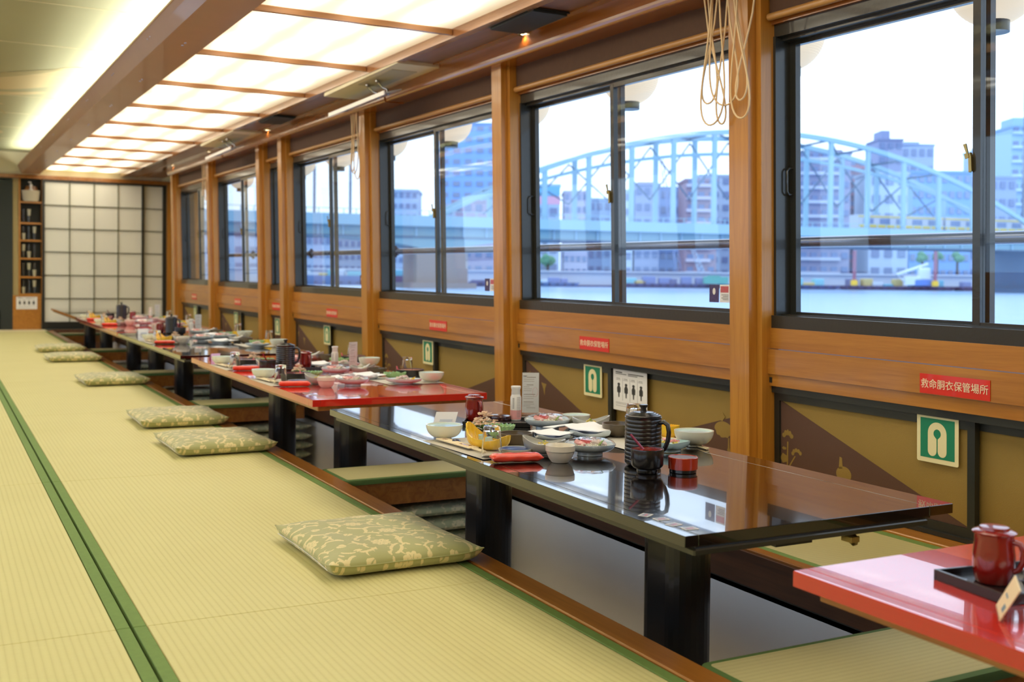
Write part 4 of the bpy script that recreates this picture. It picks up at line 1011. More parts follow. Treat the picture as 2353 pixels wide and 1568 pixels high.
# ------------------------------------------------------------------ cushions with woven flower-and-scroll pattern
def pattern(Nn, seed=3, scale=1.0):
    rs = np.random.RandomState(seed)
    u, v = np.meshgrid(np.linspace(0, 1, Nn), np.linspace(0, 1, Nn), indexing='ij')
    X = u * .43 / scale; Y = v * .50 / scale; m = np.zeros_like(X)
    def loc(cx, cy_, a): dx, dy = X - cx, Y - cy_; return dx * math.cos(a) + dy * math.sin(a), -dx * math.sin(a) + dy * math.cos(a)
    def put(mask): np.maximum(m, mask.astype(float), out=m)
    gx, gy = .104, .094
    for i in range(-1, int(.46 / gx) + 2):
        for j in range(-1, int(.53 / gy) + 2):
            cx = i * gx + (gx / 2 if j % 2 else 0) + rs.uniform(-.006, .006); cyy = j * gy + rs.uniform(-.006, .006); a0 = rs.uniform(0, 6)
            if (i + j) % 2 == 0:      # blossom
                x, y = loc(cx, cyy, a0); r = np.hypot(x, y); th = np.arctan2(y, x)
                R = .0245 * (.72 + .28 * np.abs(np.cos(4 * th)))
                mk = (r < R) & ~((np.abs(np.sin(4 * th)) < .26) & (r > .0055) & (r < .015)); put(mk)
                x2, y2 = loc(cx + .045, cyy + .01, a0); put(np.hypot(x2, y2) < .006)
            else:
                x, y = loc(cx, cyy, a0); r = np.hypot(x, y); th = np.arctan2(y, x)
                R = .0125 * (.7 + .3 * np.abs(np.cos(1.5 * th))); put((r < R) & (np.abs(y) > .0009))
            # scroll stem with spiral
            for q in range(2):
                a = a0 + q * PI + .6; sx_, sy_ = cx + .034 * math.cos(a), cyy + .034 * math.sin(a)
                x, y = loc(sx_, sy_, a); r = np.hypot(x, y); th = np.mod(np.arctan2(y, x) - 6.0 * np.sqrt(np.maximum(r, 1e-6) / .022), 2 * PI)
                put((r < .019) & (r > .003) & (np.abs(th - PI) < .42))
            # crescent leaves
            for q in range(4):
                a = a0 + q * 1.57 + .9; d = .047; lx, ly = cx + d * math.cos(a), cyy + d * math.sin(a)
                x, y = loc(lx, ly, a + 1.1 * (1 if q % 2 else -1)); k = 1.15 if q < 2 else .85
                A1 = (x / (.021 * k)) ** 2 + (y / (.010 * k)) ** 2 < 1; B1 = (x / (.021 * k)) ** 2 + ((y - .0062 * k) / (.0085 * k)) ** 2 < 1
                put(A1 & ~B1)
                x, y = loc(cx + .056 * math.cos(a + .5), cyy + .056 * math.sin(a + .5), a + 2); put(((x / .009) ** 2 + (y / .0035) ** 2 < 1))
    return m
def cushion_mat(name, base, motif):
    m = bpy.data.materials.new(name); m.use_nodes = True; nt = m.node_tree; b = nt.nodes['Principled BSDF']
    at_ = nt.nodes.new('ShaderNodeAttribute'); at_.attribute_name = 'weave'
    mx = nt.nodes.new('ShaderNodeMix'); mx.data_type = 'RGBA'; mx.inputs[6].default_value = base; mx.inputs[7].default_value = motif
    nt.links.new(at_.outputs['Fac'], mx.inputs[0]); nt.links.new(mx.outputs[2], b.inputs['Base Color'])
    b.inputs['Roughness'].default_value = .62; b.inputs['Sheen Weight'].default_value = .3
    tx = nt.nodes.new('ShaderNodeTexCoord'); n = nt.nodes.new('ShaderNodeTexNoise'); n.inputs['Scale'].default_value = 9; bp = nt.nodes.new('ShaderNodeBump'); bp.inputs['Strength'].default_value = .5; bp.inputs['Distance'].default_value = .006
    nt.links.new(tx.outputs['Object'], n.inputs['Vector']); nt.links.new(n.outputs['Fac'], bp.inputs['Height']); nt.links.new(bp.outputs[0], b.inputs['Normal'])
    return m
m_cush = cushion_mat('green_damask', srgb(166, 166, 108), srgb(222, 206, 150))
m_cush2 = cushion_mat('grey_green_damask', srgb(160, 172, 142), srgb(208, 206, 176))
def cushion_mesh(name, Nn, m, wx=.42, wy=.49, flat=False, seed=3, h=.045):
    pat = pattern(Nn, seed, 1.12)
    u, v = np.meshgrid(np.linspace(-1, 1, Nn), np.linspace(-1, 1, Nn), indexing='ij')
    pr = np.clip((1 - np.abs(u) ** 5.5), 0, 1) ** .5 * np.clip((1 - np.abs(v) ** 5.5), 0, 1) ** .5
    prb = np.clip(1 - np.abs(u) ** 11, 0, 1) ** .5 * np.clip(1 - np.abs(v) ** 11, 0, 1) ** .5
    pull = 1 - .035 * (1 - np.abs(u) ** 3) * 1.0
    xx = u * wx / 2 * (1 - .035 * (1 - v ** 2) * np.abs(u) ** 4); yy = v * wy / 2 * (1 - .035 * (1 - u ** 2) * np.abs(v) ** 4)
    seam = .030 + .012 * (np.abs(u) ** 6 * np.abs(v) ** 6)
    puff = pr * (1 + .10 * np.cos(2.2 * u) * np.cos(2.0 * v))
    rs = np.random.RandomState(seed); wr_ = .0015 * np.sin(9 * u + 5 * v + seed) * pr
    top = seam + puff * h * .9 + wr_; bot = np.maximum(seam * (1 - prb), .0) if not flat else seam - puff * .021
    V = np.concatenate([np.stack([xx, yy, top], -1).reshape(-1, 3), np.stack([xx, yy, bot], -1).reshape(-1, 3)])
    idx = np.arange(Nn * Nn).reshape(Nn, Nn)
    a, b_, c, d = idx[:-1, :-1].ravel(), idx[1:, :-1].ravel(), idx[1:, 1:].ravel(), idx[:-1, 1:].ravel()
    F = np.concatenate([np.stack([a, b_, c, d], -1), np.stack([d, c, b_, a], -1) + Nn * Nn])
    me = bpy.data.meshes.new(name); me.vertices.add(len(V)); me.vertices.foreach_set('co', V.ravel())
    me.loops.add(F.size); me.loops.foreach_set('vertex_index', F.ravel().astype(np.int32)); me.polygons.add(len(F))
    me.polygons.foreach_set('loop_start', np.arange(0, F.size, 4, dtype=np.int32))
    me.update(calc_edges=True); me.polygons.foreach_set('use_smooth', np.ones(len(F), bool)); me.materials.append(m)
    at_ = me.attributes.new('weave', 'FLOAT', 'POINT'); at_.data.foreach_set('value', np.concatenate([pat.ravel(), pat[::-1].ravel()]).astype(np.float32))
    me.validate(); return me
cme = cushion_mesh('cover', 250, m_cush, h=.036)
seam_pts = []
for k in range(48):
    t_ = k / 12; s_ = int(t_); f_ = (t_ - s_) * 2 - 1
    u, v = ((f_, -1), (1, f_), (-f_, 1), (-1, -f_))[s_]
    seam_pts.append((u * .21 * (1 - .035 * (1 - v ** 2) * abs(u) ** 4) * 1.002, v * .245 * (1 - .035 * (1 - u ** 2) * abs(v) ** 4) * 1.002, .030 + .012 * abs(u) ** 6 * abs(v) ** 6))
sme = MB().tube(seam_pts, .0018, 5, closed=True).mesh('seam', m_cush)
zpts_ = [(-.212 + .004 * (1 - (k / 10) ** 2), -.20 + .02 * k, .017) for k in range(21)]
zme = MB().tube([(-.2095 + .0065 * (1 - ((k - 10) / 10) ** 2), .022 * (k - 10), .024) for k in range(21)], .0012, 5).mesh('zip', m_pw)
cl = [(1.067, 2.80, .0, 'nearest green damask floor cushion on the tatami'), (1.075, 4.79, .01, 'third floor cushion from the camera, overlapping the tatami edge'), (1.085, 5.68, -.01, 'fourth floor cushion, just behind the third one'),
      (1.07, 7.86, .02, 'lone floor cushion midway down the tatami row'), (1.04, 9.98, .0, 'nearer of the two farthest floor cushions'), (1.055, 11.2, -.02, 'farthest green floor cushion on the tatami')]
cl[1] = (1.075, 4.79, .01, 'second nearest floor cushion on the tatami'); cl[2] = (1.085, 5.68, -.01, 'third nearest floor cushion, touching the second')
for x, y, rz, lb in cl:
    t = thing('floor_cushion', lb, 'cushion', (x, y, S(y, 0.0015)), 'green damask cushions on the tatami', rz)
    cv = link('cover', cme, t); link('seam', sme, cv); link('zip', zme, cv)
c2 = cushion_mesh('cover', 120, m_cush2, .46, .40, True, 5, .032)
for bi_, (yb, xb, n_) in enumerate(((3.98, 1.77, 5), (6.48, 1.76, 5), (8.62, 1.76, 5), (11.25, 1.7, 5))):
    for k in range(n_):
        z = S(yb, -.396) + .056 * k
        wh = ['under the bench behind the nearest black table', 'under the bench behind the middle red table', 'under the bench behind the second black table', 'under the bench behind the far red table'][bi_]
        t = thing('stored_cushion', 'grey-green cushion, %s of the stack %s' % (['bottom', 'second from bottom', 'middle', 'second from top', 'top'][k], wh), 'cushion', (xb + .006 * ((k * 7) % 3 - 1), yb + .01 * ((k * 5) % 3 - 1), z), 'grey-green cushions stacked in the foot well')
        o = link('cover', c2, t)

# ------------------------------------------------------------------ tableware kit
def dish(mb, a, b_, h, foot=.42, fh=.12, th=.0035, rs=None, hs=None, seg=36, mi=0, mi2=None, rings=7, curve=1.0, z0=0):
    """open vessel: outer wall from a foot ring, rim, inner wall"""
    if mi2 is None: mi2 = mi
    R = [(0.0001, fh * h * .5), (foot * .85, fh * h * .5), (foot * .9, 0), (foot, 0), (foot, fh * h)]
    for i in range(1, rings + 1):
        p = i / rings * PI / 2
        R.append((foot + (1 - foot) * math.sin(p) ** curve, fh * h + (h - fh * h) * (1 - math.cos(p))))
    no = len(R); t_ = th / a
    for i in range(rings, -1, -1):
        p = i / rings * PI / 2
        R.append((max(.0001, (foot + (1 - foot) * math.sin(p) ** curve) - t_), fh * h + th + (h - fh * h - th * (i == rings and 0 or 1)) * (1 - math.cos(p)) if i < rings else h))
    R.append((.0001, fh * h + th))
    vs = []; fs = []; mis = []
    for r, z in R:
        for k in range(seg):
            t = 2 * PI * k / seg; q = r * (1 + ((rs(t) if rs else 1) - 1) * min(1, max(0, (r - foot * .9) / (1 - foot * .9)) if foot < 1 else 1))
            zz = z * (1 + ((hs(t) if hs else 1) - 1) * (z / h) ** 1.5)
            vs.append((a * q * math.cos(t), b_ * q * math.sin(t), z0 + zz))
    for i in range(len(R) - 1):
        f = [(i * seg + k, i * seg + (k + 1) % seg, (i + 1) * seg + (k + 1) % seg, (i + 1) * seg + k) for k in range(seg)]
        mb.add([], [], 0)
        b0 = len(mb.v)
        fs.append((f, mi if i < no else mi2))
    b0 = len(mb.v); mb.v += vs
    for f, m_ in fs:
        for q in f: mb.f.append(tuple(b0 + i for i in q)); mb.m.append(m_); mb.sm.append(True)
    return mb
def poly_r(n, rot=0, soft=.0):
    def f(t):
        a = (t + rot) % (2 * PI / n) - PI / n
        return (math.cos(PI / n) / math.cos(a)) * (1 - soft) + soft
    return f
def chunks(n, rx, ry, z, s, seed, hgt=.01, mi=0, flat=.5):
    rng = random.Random(seed); mb = MB()
    for i in range(n):
        a = rng.uniform(0, 2 * PI); r = math.sqrt(rng.random()); x, y = rx * r * math.cos(a), ry * r * math.sin(a)
        zz = z + hgt * (1 - r * r) * rng.uniform(.5, 1); q = s * rng.uniform(.6, 1.2); th = rng.uniform(0, PI); c, d = math.cos(th), math.sin(th)
        pts = [(-q, -q * .3, 0), (q, -q * .35, q * .2), (q * .9, q * .35, .0), (-q * .9, q * .3, q * .15)]
        v = [(x + px * c - py * d, y + px * d + py * c, zz + pz) for px, py, pz in pts] + [(x + px * c * .8 - py * d * .8, y + px * d * .8 + py * c * .8, zz + pz + q * flat) for px, py, pz in pts]
        mb.hexa(v, mi)
    return mb
def strands(n, rx, ry, z, hgt, seed, r=.0011, ln=.02):
    rng = random.Random(seed); mb = MB()
    for i in range(n):
        a = rng.uniform(0, 2 * PI); q = math.sqrt(rng.random()); x, y = rx * q * math.cos(a), ry * q * math.sin(a); zz = z + hgt * (1 - q * q) * rng.uniform(.4, 1)
        t = rng.uniform(0, PI); dx, dy = ln * math.cos(t), ln * math.sin(t)
        mb.tube([(x - dx / 2, y - dy / 2, zz), (x, y, zz + .004), (x + dx / 2, y + dy / 2, zz)], r, 4)
    return mb
kit = {}
def K(name, cat, group=None):
    t = thing(name, '', cat, (0, 0, -5), group); kit[name] = t; return t
# white bowl
t = K('rice_bowl', 'bowl', 'celadon white bowls'); part('bowl_body', dish(MB(), .054, .054, .043, foot=.4), m_cer, t)
part('blue_rim_line', MB().lathe([(.0505, .0385), (.0515, .0405), (.0509, .0409), (.0499, .0389)], seg=36), m_pbl, t)
# small white bowl with raised band
t = K('banded_bowl', 'bowl', 'small white banded bowls')
part('bowl_body', MB().lathe([(.0001, .004), (.019, .004), (.02, 0), (.022, 0), (.030, .010), (.036, .024), (.037, .029), (.0385, .030), (.0385, .044), (.037, .0445), (.0355, .043), (.034, .028), (.027, .011), (.0001, .006)], seg=36), mat('bowl_beige', srgb(218, 208, 190), .3, coat=.4), t)
part('grey_line', MB().lathe([(.0374, .0285), (.0380, .0292), (.0380, .0300), (.0374, .0303)], seg=36), m_cerg, t)
# sauce dish
t = K('sauce_dish', 'dish', 'small sauce dishes'); part('dish_body', dish(MB(), .045, .045, .017, foot=.55), m_cer, t)
part('blue_rim_line', MB().lathe([(.0400, .0140), (.0422, .0158), (.0417, .0162), (.0396, .0144)], seg=36), m_blu, t)
# tumbler upside down
t = K('upturned_tumbler', 'glass', 'upturned drinking glasses')
part('glass_body', MB().lathe([(.0275, 0), (.0265, .03), (.0225, .074), (.0225, .080), (.021, .084), (.0001, .0845), (.0001, .072), (.0195, .070), (.0245, .03), (.0262, 0)], seg=36), m_glass, t)
# chopsticks in paper sleeve
t = K('chopstick_sleeve', 'chopsticks', 'chopsticks in paper sleeves')
part('paper_sleeve', MB().cbox(-.016, .016, -.07, .13, .006, .0095, .001), m_sleeve, t)
part('chopstick', MB().tube([(-.005, -.13, .006), (-.005, .10, .0075)], .0028, 5), m_sleeve, t); part('chopstick', MB().tube([(.004, -.125, .006), (.004, .10, .0075)], .0028, 5), m_sleeve, t)
pk = MB()
for i, y in enumerate((.10, .0, -.02, -.04)):
    if i == 0: pk.prism([(.009 * math.cos(a), y + .009 * math.sin(a)) for a in [j * PI / 4 for j in range(8)]], .0003, lambda u, v, q: (u, v, .0095 + q))
    else:
        for (a, b_, c, d) in ((-.006, .006, y + .004, y + .0058), (-.007, .007, y - .003, y - .001), (-.001, .001, y - .007, y + .008), (-.006, -.003, y - .008, y - .005), (.003, .006, y - .008, y - .005)): pk.box(a, b_, c, d, .0095, .0098)
part('red_printing', pk, m_dkred, t)
t = K('chopstick_rest', 'chopstick rest', 'dark blue chopstick rests'); part('rest_body', MB().lathe([(.0001, 0), (.006, .001), (.009, .006), (.006, .012), (.0001, .0135)], seg=14, sx=1.7), mat('navy_glaze', srgb(40, 50, 90), .2, coat=.7), t)
# wrapped wet towel
t = K('wet_towel_packet', 'wet towel', 'red wet towel packets'); mb = MB(); n = 22; sg_ = 14; vs = []; fs = []
rng = random.Random(4)
for i in range(n + 1):
    u = i / n * 2 - 1; e = min(1, max(0, (1 - abs(u)) / .16)); ww = .0215 - .003 * e ** 2 + (.0035 if abs(u) > .93 else 0); hh = .0007 + .0105 * math.sin(e * PI / 2)
    for k in range(sg_):
        a = 2 * PI * k / sg_; ca, sa = math.cos(a), math.sin(a)
        cr_ = 1 + .05 * math.sin(3 * a + 9 * u) * e
        vs.append((u * .066 + (.002 * (k % 2) if i in (0, n) else 0), ww * math.copysign(abs(ca) ** .7, ca) * cr_, .0118 + hh * math.copysign(abs(sa) ** .8, sa) * cr_))
for i in range(n):
    for k in range(sg_): fs.append((i * sg_ + k, i * sg_ + (k + 1) % sg_, (i + 1) * sg_ + (k + 1) % sg_, (i + 1) * sg_ + k))
fs += [tuple(range(sg_)), tuple(n * sg_ + k for k in range(sg_))]
mb.add(vs, fs, 0, True); part('film_wrapper', mb, m_pack, t)
part('printed_words', MB().box(.012, .05, -.003, .003, .0232, .0238), mat('gold_red_print', srgb(236, 120, 74), .4), t) if False else None
# brown bowl with lid slot
t = K('brown_bowl', 'bowl', 'brown stoneware bowls'); part('bowl_body', dish(MB(), .047, .047, .038, foot=.5, curve=.8), m_brown, t)
part('broth', MB().lathe([(.0001, .024), (.0385, .0241)], seg=28), mat('dark_broth', srgb(60, 48, 36), .15, coat=.5), t)
# grey bowl with swooping rim
hsf = lambda t: 1 + .30 * max(0, math.cos(t)) ** 2 + .12 * max(0, -math.cos(t)) ** 2 - .18 * abs(math.sin(t)) ** 3
t = K('swooping_bowl', 'bowl', 'grey bowls with swooping rims'); part('bowl_body', dish(MB(), .056, .046, .038, foot=.42, hs=hsf, rs=lambda t: 1 + .05 * math.cos(2 * t), seg=44), m_cerg, t)
t = K('noodle_portion', 'food', 'noodles in the swooping bowls'); part('noodles', strands(40, .030, .024, .017, .010, 3, .0014, .02), m_daikon, t); part('yellow_garnish', chunks(9, .014, .012, .026, .005, 4), m_food, t); part('green_garnish', chunks(4, .008, .006, .029, .004, 6), m_lett, t)
# sashimi plate
t = K('sashimi_plate', 'plate', 'oval sashimi plates wrapped in film'); part('plate_body', dish(MB(), .075, .062, .034, foot=.5, fh=.3, rs=lambda t: 1 + .012 * math.cos(14 * t), seg=56), m_cerb, t)
t = K('sashimi_portion', 'food', 'sashimi portions'); part('shredded_radish', strands(110, .052, .042, .022, .013, 8, .0011, .024), m_daikon, t)
for k in range(5): part('fish_slice', MB().cbox(-.016, .016, -.008, .008, 0, .006, .002), (m_fpink, m_fred, m_fpink, m_fwhite, m_fwhite)[k], t, loc=(-.03 + .016 * k, -.008 + .008 * (k % 3), .034 + .002 * (k % 2)))
for c in t.children:
    if c.name.startswith('fish_slice'): c.rotation_euler = (.5, .35, c.location.x * 12)
part('leaf', MB().prism([(.0, -.014), (.009, -.004), (.007, .008), (0, .016), (-.007, .008), (-.009, -.004)], .002, lambda u, v, q: (u + .03, v - .018, .037 + q + u)), m_lett, t)
t = kit['sashimi_plate']; mb = MB(); vs = []; fs = []; rng = random.Random(9)
for i in range(9):
    r = (i / 8) ** .8; 
    for k in range(36):
        a = 2 * PI * k / 36; z = .0495 * (1 - .28 * r ** 3) - (.006 if i == 8 else 0) + rng.uniform(-.0016, .0016) * (1 if i < 8 else .3)
        vs.append((.0765 * r * math.cos(a) * (1.0), .0635 * r * math.sin(a), z if i < 8 else .029))
for i in range(8):
    for k in range(36): fs.append((i * 36 + k, i * 36 + (k + 1) % 36, (i + 1) * 36 + (k + 1) % 36, (i + 1) * 36 + k))
mb.add(vs, fs, 0, True); part('cling_film', mb, m_film, t)
# yellow leaf shaped boat dish
t = K('leaf_boat_dish', 'dish', 'yellow leaf shaped dishes'); hb = lambda t: 1 + 1.35 * max(0, math.cos(t)) ** 3 + .45 * max(0, -math.cos(t)) ** 3
part('dish_body', dish(MB(), .070, .041, .030, foot=.35, fh=.06, hs=hb, rs=lambda t: 1 + .02 * math.cos(22 * t), seg=66, curve=.9), m_yel, t)
part('green_garnish', chunks(8, .03, .012, .012, .006, 11), m_lett, t)
t = K('pale_blue_cup', 'cup', 'small pale blue cups'); part('cup_body', MB().lathe([(.0001, .002), (.018, 0), (.0235, .004), (.0240, .022), (.0225, .022), (.0215, .006), (.0001, .005)], seg=28), m_pbl, t)
part('filling', MB().lathe([(.0001, .015), (.0216, .0145)], seg=24), m_cer, t)
# green fluted dish and salad
t = K('fluted_green_dish', 'dish', 'green fluted dishes'); part('dish_body', dish(MB(), .046, .040, .026, foot=.4, rs=lambda t: 1 + .055 * math.cos(18 * t), hs=lambda t: 1 + .06 * math.cos(18 * t), seg=90), m_grn, t)
t = K('seaweed_portion', 'food', 'seaweed in the green dishes'); part('seaweed', strands(26, .024, .02, .012, .008, 21, .0015, .02), m_lett, t)
t = K('salad_mound', 'salad', 'mounds of shaved topping on lettuce')
part('lettuce', chunks(26, .046, .038, .004, .011, 31, .02), m_lett, t); part('shaved_topping', chunks(60, .034, .030, .018, .010, 33, .036, flat=.25), m_fry, t); part('shredded_radish', strands(24, .034, .03, .014, .03, 35, .001, .024), m_daikon, t)
part('base_dish', dish(MB(), .05, .044, .012, foot=.5), m_brown, t)
# round lacquer tub with its small dishes
t = K('lacquer_tub', 'tub', 'black lacquer tubs'); part('tub_body', MB().lathe([(.0001, .003), (.054, 0), (.062, .004), (.066, .034), (.066, .036), (.063, .036), (.060, .008), (.0001, .007)], seg=40), m_jug, t)
part('red_lining', MB().lathe([(.0001, .0075), (.0598, .0085), (.0626, .034)], seg=40), m_dkred, t)
t = K('green_food_ball', 'food', 'pale green dumplings in the tubs'); part('dumpling', MB().lathe([(.0001, 0), (.014, .002), (.018, .011), (.013, .019), (.0001, .022)], seg=20), mat('dumpling_green', srgb(166, 196, 118), .5), t)
t = K('pink_ginger_stick', 'food', 'pink ginger sticks'); part('stick', MB().tube([(0, 0, 0), (.01, .004, .02), (.016, .006, .042)], .005, 8, rf=lambda u: 1 - .5 * u), mat('ginger_pink', srgb(226, 110, 124), .4), t)
# ribbed pitcher
t = K('ribbed_pitcher', 'pitcher', 'black ribbed pitchers with lids')
pr = [(.0001, .002), (.038, 0), (.044, .004)]
for i in range(11):
    z = .008 + i * .0102; pr += [(.0466, z), (.0470, z + .003), (.0466, z + .0085), (.0459, z + .0096)]
pr += [(.0465, .1215), (.0475, .1245), (.0455, .1255), (.040, .124), (.0001, .124)]
part('pitcher_body', MB().lathe(pr, seg=44), m_jug, t)
ld_ = part('lid', MB().lathe([(.0455, .1255), (.0462, .128), (.044, .1295), (.040, .1300), (.039, .1320), (.034, .1325), (.033, .1345), (.028, .135), (.027, .137), (.02, .1375), (.0001, .1385)], seg=40), m_jug, t)
part('knob', MB().lathe([(.0085, .1375), (.0070, .146), (.0115, .1520), (.0112, .1555), (.0001, .157)], seg=24), m_jug, ld_)
part('handle', MB().tube([(.0445, 0, .112), (.058, 0, .115), (.069, 0, .108), (.0725, 0, .09), (.070, 0, .068), (.062, 0, .048), (.0455, 0, .036)], .0058, 10), m_jug, t)
# lacquer cup with spoon
t = K('lacquer_spoon_cup', 'cup', 'black and red lacquer cups with spoons')
part('cup_body', MB().lathe([(.0001, .002), (.024, 0), (.026, .002), (.026, .010), (.0345, .013), (.0395, .020), (.0405, .058), (.0400, .060), (.0384, .060), (.0375, .022), (.031, .016), (.0001, .015)], seg=40), m_jug, t)
part('red_lining', MB().lathe([(.0001, .0155), (.0308, .0165), (.0372, .0225), (.0382, .0585)], seg=40), m_dkred, t)
part('spoon', MB().tube([(.022, -.01, .022), (-.005, .0, .052), (-.042, .012, .092)], .003, 7), mat('wine_spoon', srgb(132, 30, 60), .25, coat=.5), t)
t = K('red_lacquer_box', 'bowl', 'low round red lacquer bowls')
part('bowl_body', MB().lathe([(.0001, .004), (.031, 0), (.033, .001), (.033, .0075), (.0362, .0085), (.0372, .037), (.0360, .038), (.0350, .037), (.0335, .011), (.0001, .009)], seg=40), [m_red2], t)
part('black_lining', MB().lathe([(.0001, .0095), (.0332, .0115), (.0350, .0365)], seg=40), m_jug, t); part('black_foot_line', MB().lathe([(.0331, .0005), (.0334, .0005), (.0334, .0072), (.0331, .0072)], seg=40), m_jug, t)
t = K('white_grains', 'food', None); part('grains', chunks(7, .012, .01, .011, .003, 44, .006), m_daikon, t)
# red mug jug with lid
t = K('red_mug_jug', 'mug', 'dark red lidded mugs')
part('mug_body', MB().lathe([(.0001, .001), (.024, 0), (.0265, .002), (.0295, .022), (.0300, .045), (.0275, .064), (.0282, .073), (.0001, .073)], seg=36), m_mug, t)
part('lid', MB().lathe([(.0285, .0735), (.0312, .0740), (.0315, .0762), (.027, .0785), (.0215, .0795), (.0205, .0835), (.017, .0845), (.0001, .0842)], seg=36), m_mug, t)
part('handle', MB().tube([(.027, 0, .064), (.037, 0, .062), (.0415, 0, .052), (.041, 0, .036), (.036, 0, .024), (.0285, 0, .020)], .0045, 8), m_mug, t)
# black tray
t = K('black_tray', 'tray', 'black serving trays')
part('tray_base', MB().cbox(-.115, .115, -.075, .075, .002, .006, .001), m_jug, t)
tr_ = MB()
for a in ((-.118, .118, -.078, -.072), (-.118, .118, .072, .078), (-.118, -.112, -.072, .072), (.112, .118, -.072, .072)): tr_.cbox(a[0], a[1], a[2], a[3], 0, .016, .001)
part('tray_rim', tr_, m_jug, t)
t = K('round_lidded_box', 'box', 'dark round lidded boxes'); part('box_body', MB().lathe([(.0001, 0), (.036, 0), (.038, .003), (.038, .010), (.036, .0105)], seg=36), mat('dark_wine_lacquer', srgb(62, 30, 30), .25, coat=.8), t)
part('lid', MB().lathe([(.037, .0108), (.0388, .011), (.038, .015), (.028, .0185), (.0001, .020)], seg=36), bpy.data.materials['dark_wine_lacquer'], t)
# sauce bottle
t = K('sauce_bottle', 'bottle', 'white and pink squeeze bottles')
part('bottle_body', MB().lathe([(.0001, 0), (.0165, 0), (.0178, .003), (.0178, .076), (.0150, .083), (.0145, .086)], seg=28), m_pw, t)
part('pink_label', MB().lathe([(.01785, .004), (.01805, .004), (.01805, .034), (.01785, .034)], seg=28), m_pink, t)
part('cap', MB().lathe([(.0145, .086), (.0150, .087), (.0138, .100), (.0160, .106), (.0165, .110), (.0155, .1125), (.0001, .1125)], seg=28), m_pw, t)
mb = MB()
for j in range(9):   # barcode and small print wrapped on the side towards the camera
    z = .040 + .004 * j
    for (a0, a1) in ((3.6, 3.95),): 
        mb.add([(.0181 * math.cos(a), .0181 * math.sin(a), z + dz) for a, dz in ((a0, 0), (a1, 0), (a1, .0022), (a0, .0022))], [(0, 1, 2, 3)])
for j in range(13):
    z = .012 + .0052 * j
    for q in range(4): a0 = 4.45 + .2 * q; mb.add([(.0181 * math.cos(a), .0181 * math.sin(a), z + dz) for a, dz in ((a0, 0), (a0 + .12, 0), (a0 + .12, .0022), (a0, .0022))], [(0, 1, 2, 3)])
part('small_print', mb, mat('grey_print', srgb(150, 146, 140), .6), t)
# acrylic menu stand
t = K('menu_stand', 'menu stand', 'acrylic menu stands')
part('acrylic_plate', MB().box(-.0305, .0305, -.0015, .0015, .004, .148), m_clear, t)
part('acrylic_foot', MB().box(-.0305, .0305, -.03, .03, 0, .003), m_clear, t)
part('menu_sheet', MB().box(-.029, .029, -.0006, .0006, .006, .145), m_paper, t)
mb = MB(); rng = random.Random(12)
for j in range(17):
    z = .128 - .0066 * j
    if j in (3, 8, 12): continue
    a = -.024 if j % 4 else -.014; ww = rng.uniform(.02, .045)
    for sy in (-.00068, .0006): mb.box(a, min(.026, a + ww), sy, sy + .00008, z, z + (.0022 if j in (0, 4, 9, 13) else .0011))
mb.lathe([(.0001, 0), (.007, 0)], (-.019, -.0007, .135), 10)
part('menu_printing', mb, mat('warm_grey_print', srgb(164, 146, 134), .6), t)
mb = MB()
for sy in (-.00075, .0007): mb.tube([(.016 + .009 * math.cos(a), sy, .078 + .016 * math.sin(a)) for a in [j * PI / 8 for j in range(16)]], .0004, 4, closed=True)
part('red_oval_mark', mb, m_fpink, t)
# folded name card
t = K('folded_card', 'card', 'folded standing name cards')
part('card_sheet', MB().hexa([(-.028, .0, 0), (.028, .0, 0), (.028, .001, 0), (-.028, .001, 0), (-.020, .012, .030), (.036, .012, .030), (.036, .013, .030), (-.020, .013, .030)]).hexa([(-.028, .026, 0), (.028, .026, 0), (.028, .027, 0), (-.028, .027, 0), (-.020, .012, .030), (.036, .012, .030), (.036, .013, .030), (-.020, .013, .030)]), m_paper, t)
part('window_print', MB().hexa([(-.012, -.0008, .006), (.018, -.0008, .006), (.018, .001, .006), (-.012, .001, .006), (-.010, .0035, .012), (.022, .0035, .012), (.022, .006, .012), (-.010, .006, .012)]), mat('card_grey', srgb(180, 186, 198), .6), t)
# hexagonal plate with salad
t = K('six_sided_plate', 'plate', 'six-sided plates with carpaccio'); part('plate_body', dish(MB(), .088, .056, .026, foot=.5, fh=.22, rs=poly_r(6, 0, .25), seg=48), m_cerb, t)
t = K('carpaccio_portion', 'food', 'carpaccio portions'); part('shredded_radish', strands(60, .045, .028, .019, .012, 51, .0011, .022), m_daikon, t); part('pale_fish_slices', chunks(14, .028, .02, .026, .012, 53, .014, flat=.2), m_fwhite, t)
part('red_fish_pieces', chunks(7, .03, .016, .022, .007, 57, .004), m_fred, t); part('lemon_wedge', MB().prism([(0, 0), (.018, .002), (.022, .016), (.002, .006)], .012, lambda u, v, q: (.034 + u, -.012 + q, .020 + v)), m_yel, t); part('green_herb', chunks(6, .02, .01, .02, .006, 59, .006), m_lett, t)
# rectangular plate with rolled food and yellow dish
t = K('rectangular_plate', 'plate', 'pale blue rectangular plates'); part('plate_body', dish(MB(), .062, .052, .028, foot=.55, fh=.25, rs=poly_r(4, PI / 4, .12), seg=48), m_pbl, t)
t = K('dressed_fish_portion', 'food', None); part('food_pieces', chunks(12, .03, .026, .020, .009, 61, .008), m_food, t); part('pale_fish_slices', chunks(8, .02, .02, .024, .011, 63, .01, flat=.3), m_fpink, t); part('herb', chunks(6, .03, .03, .024, .004, 65, .006), m_lett, t)
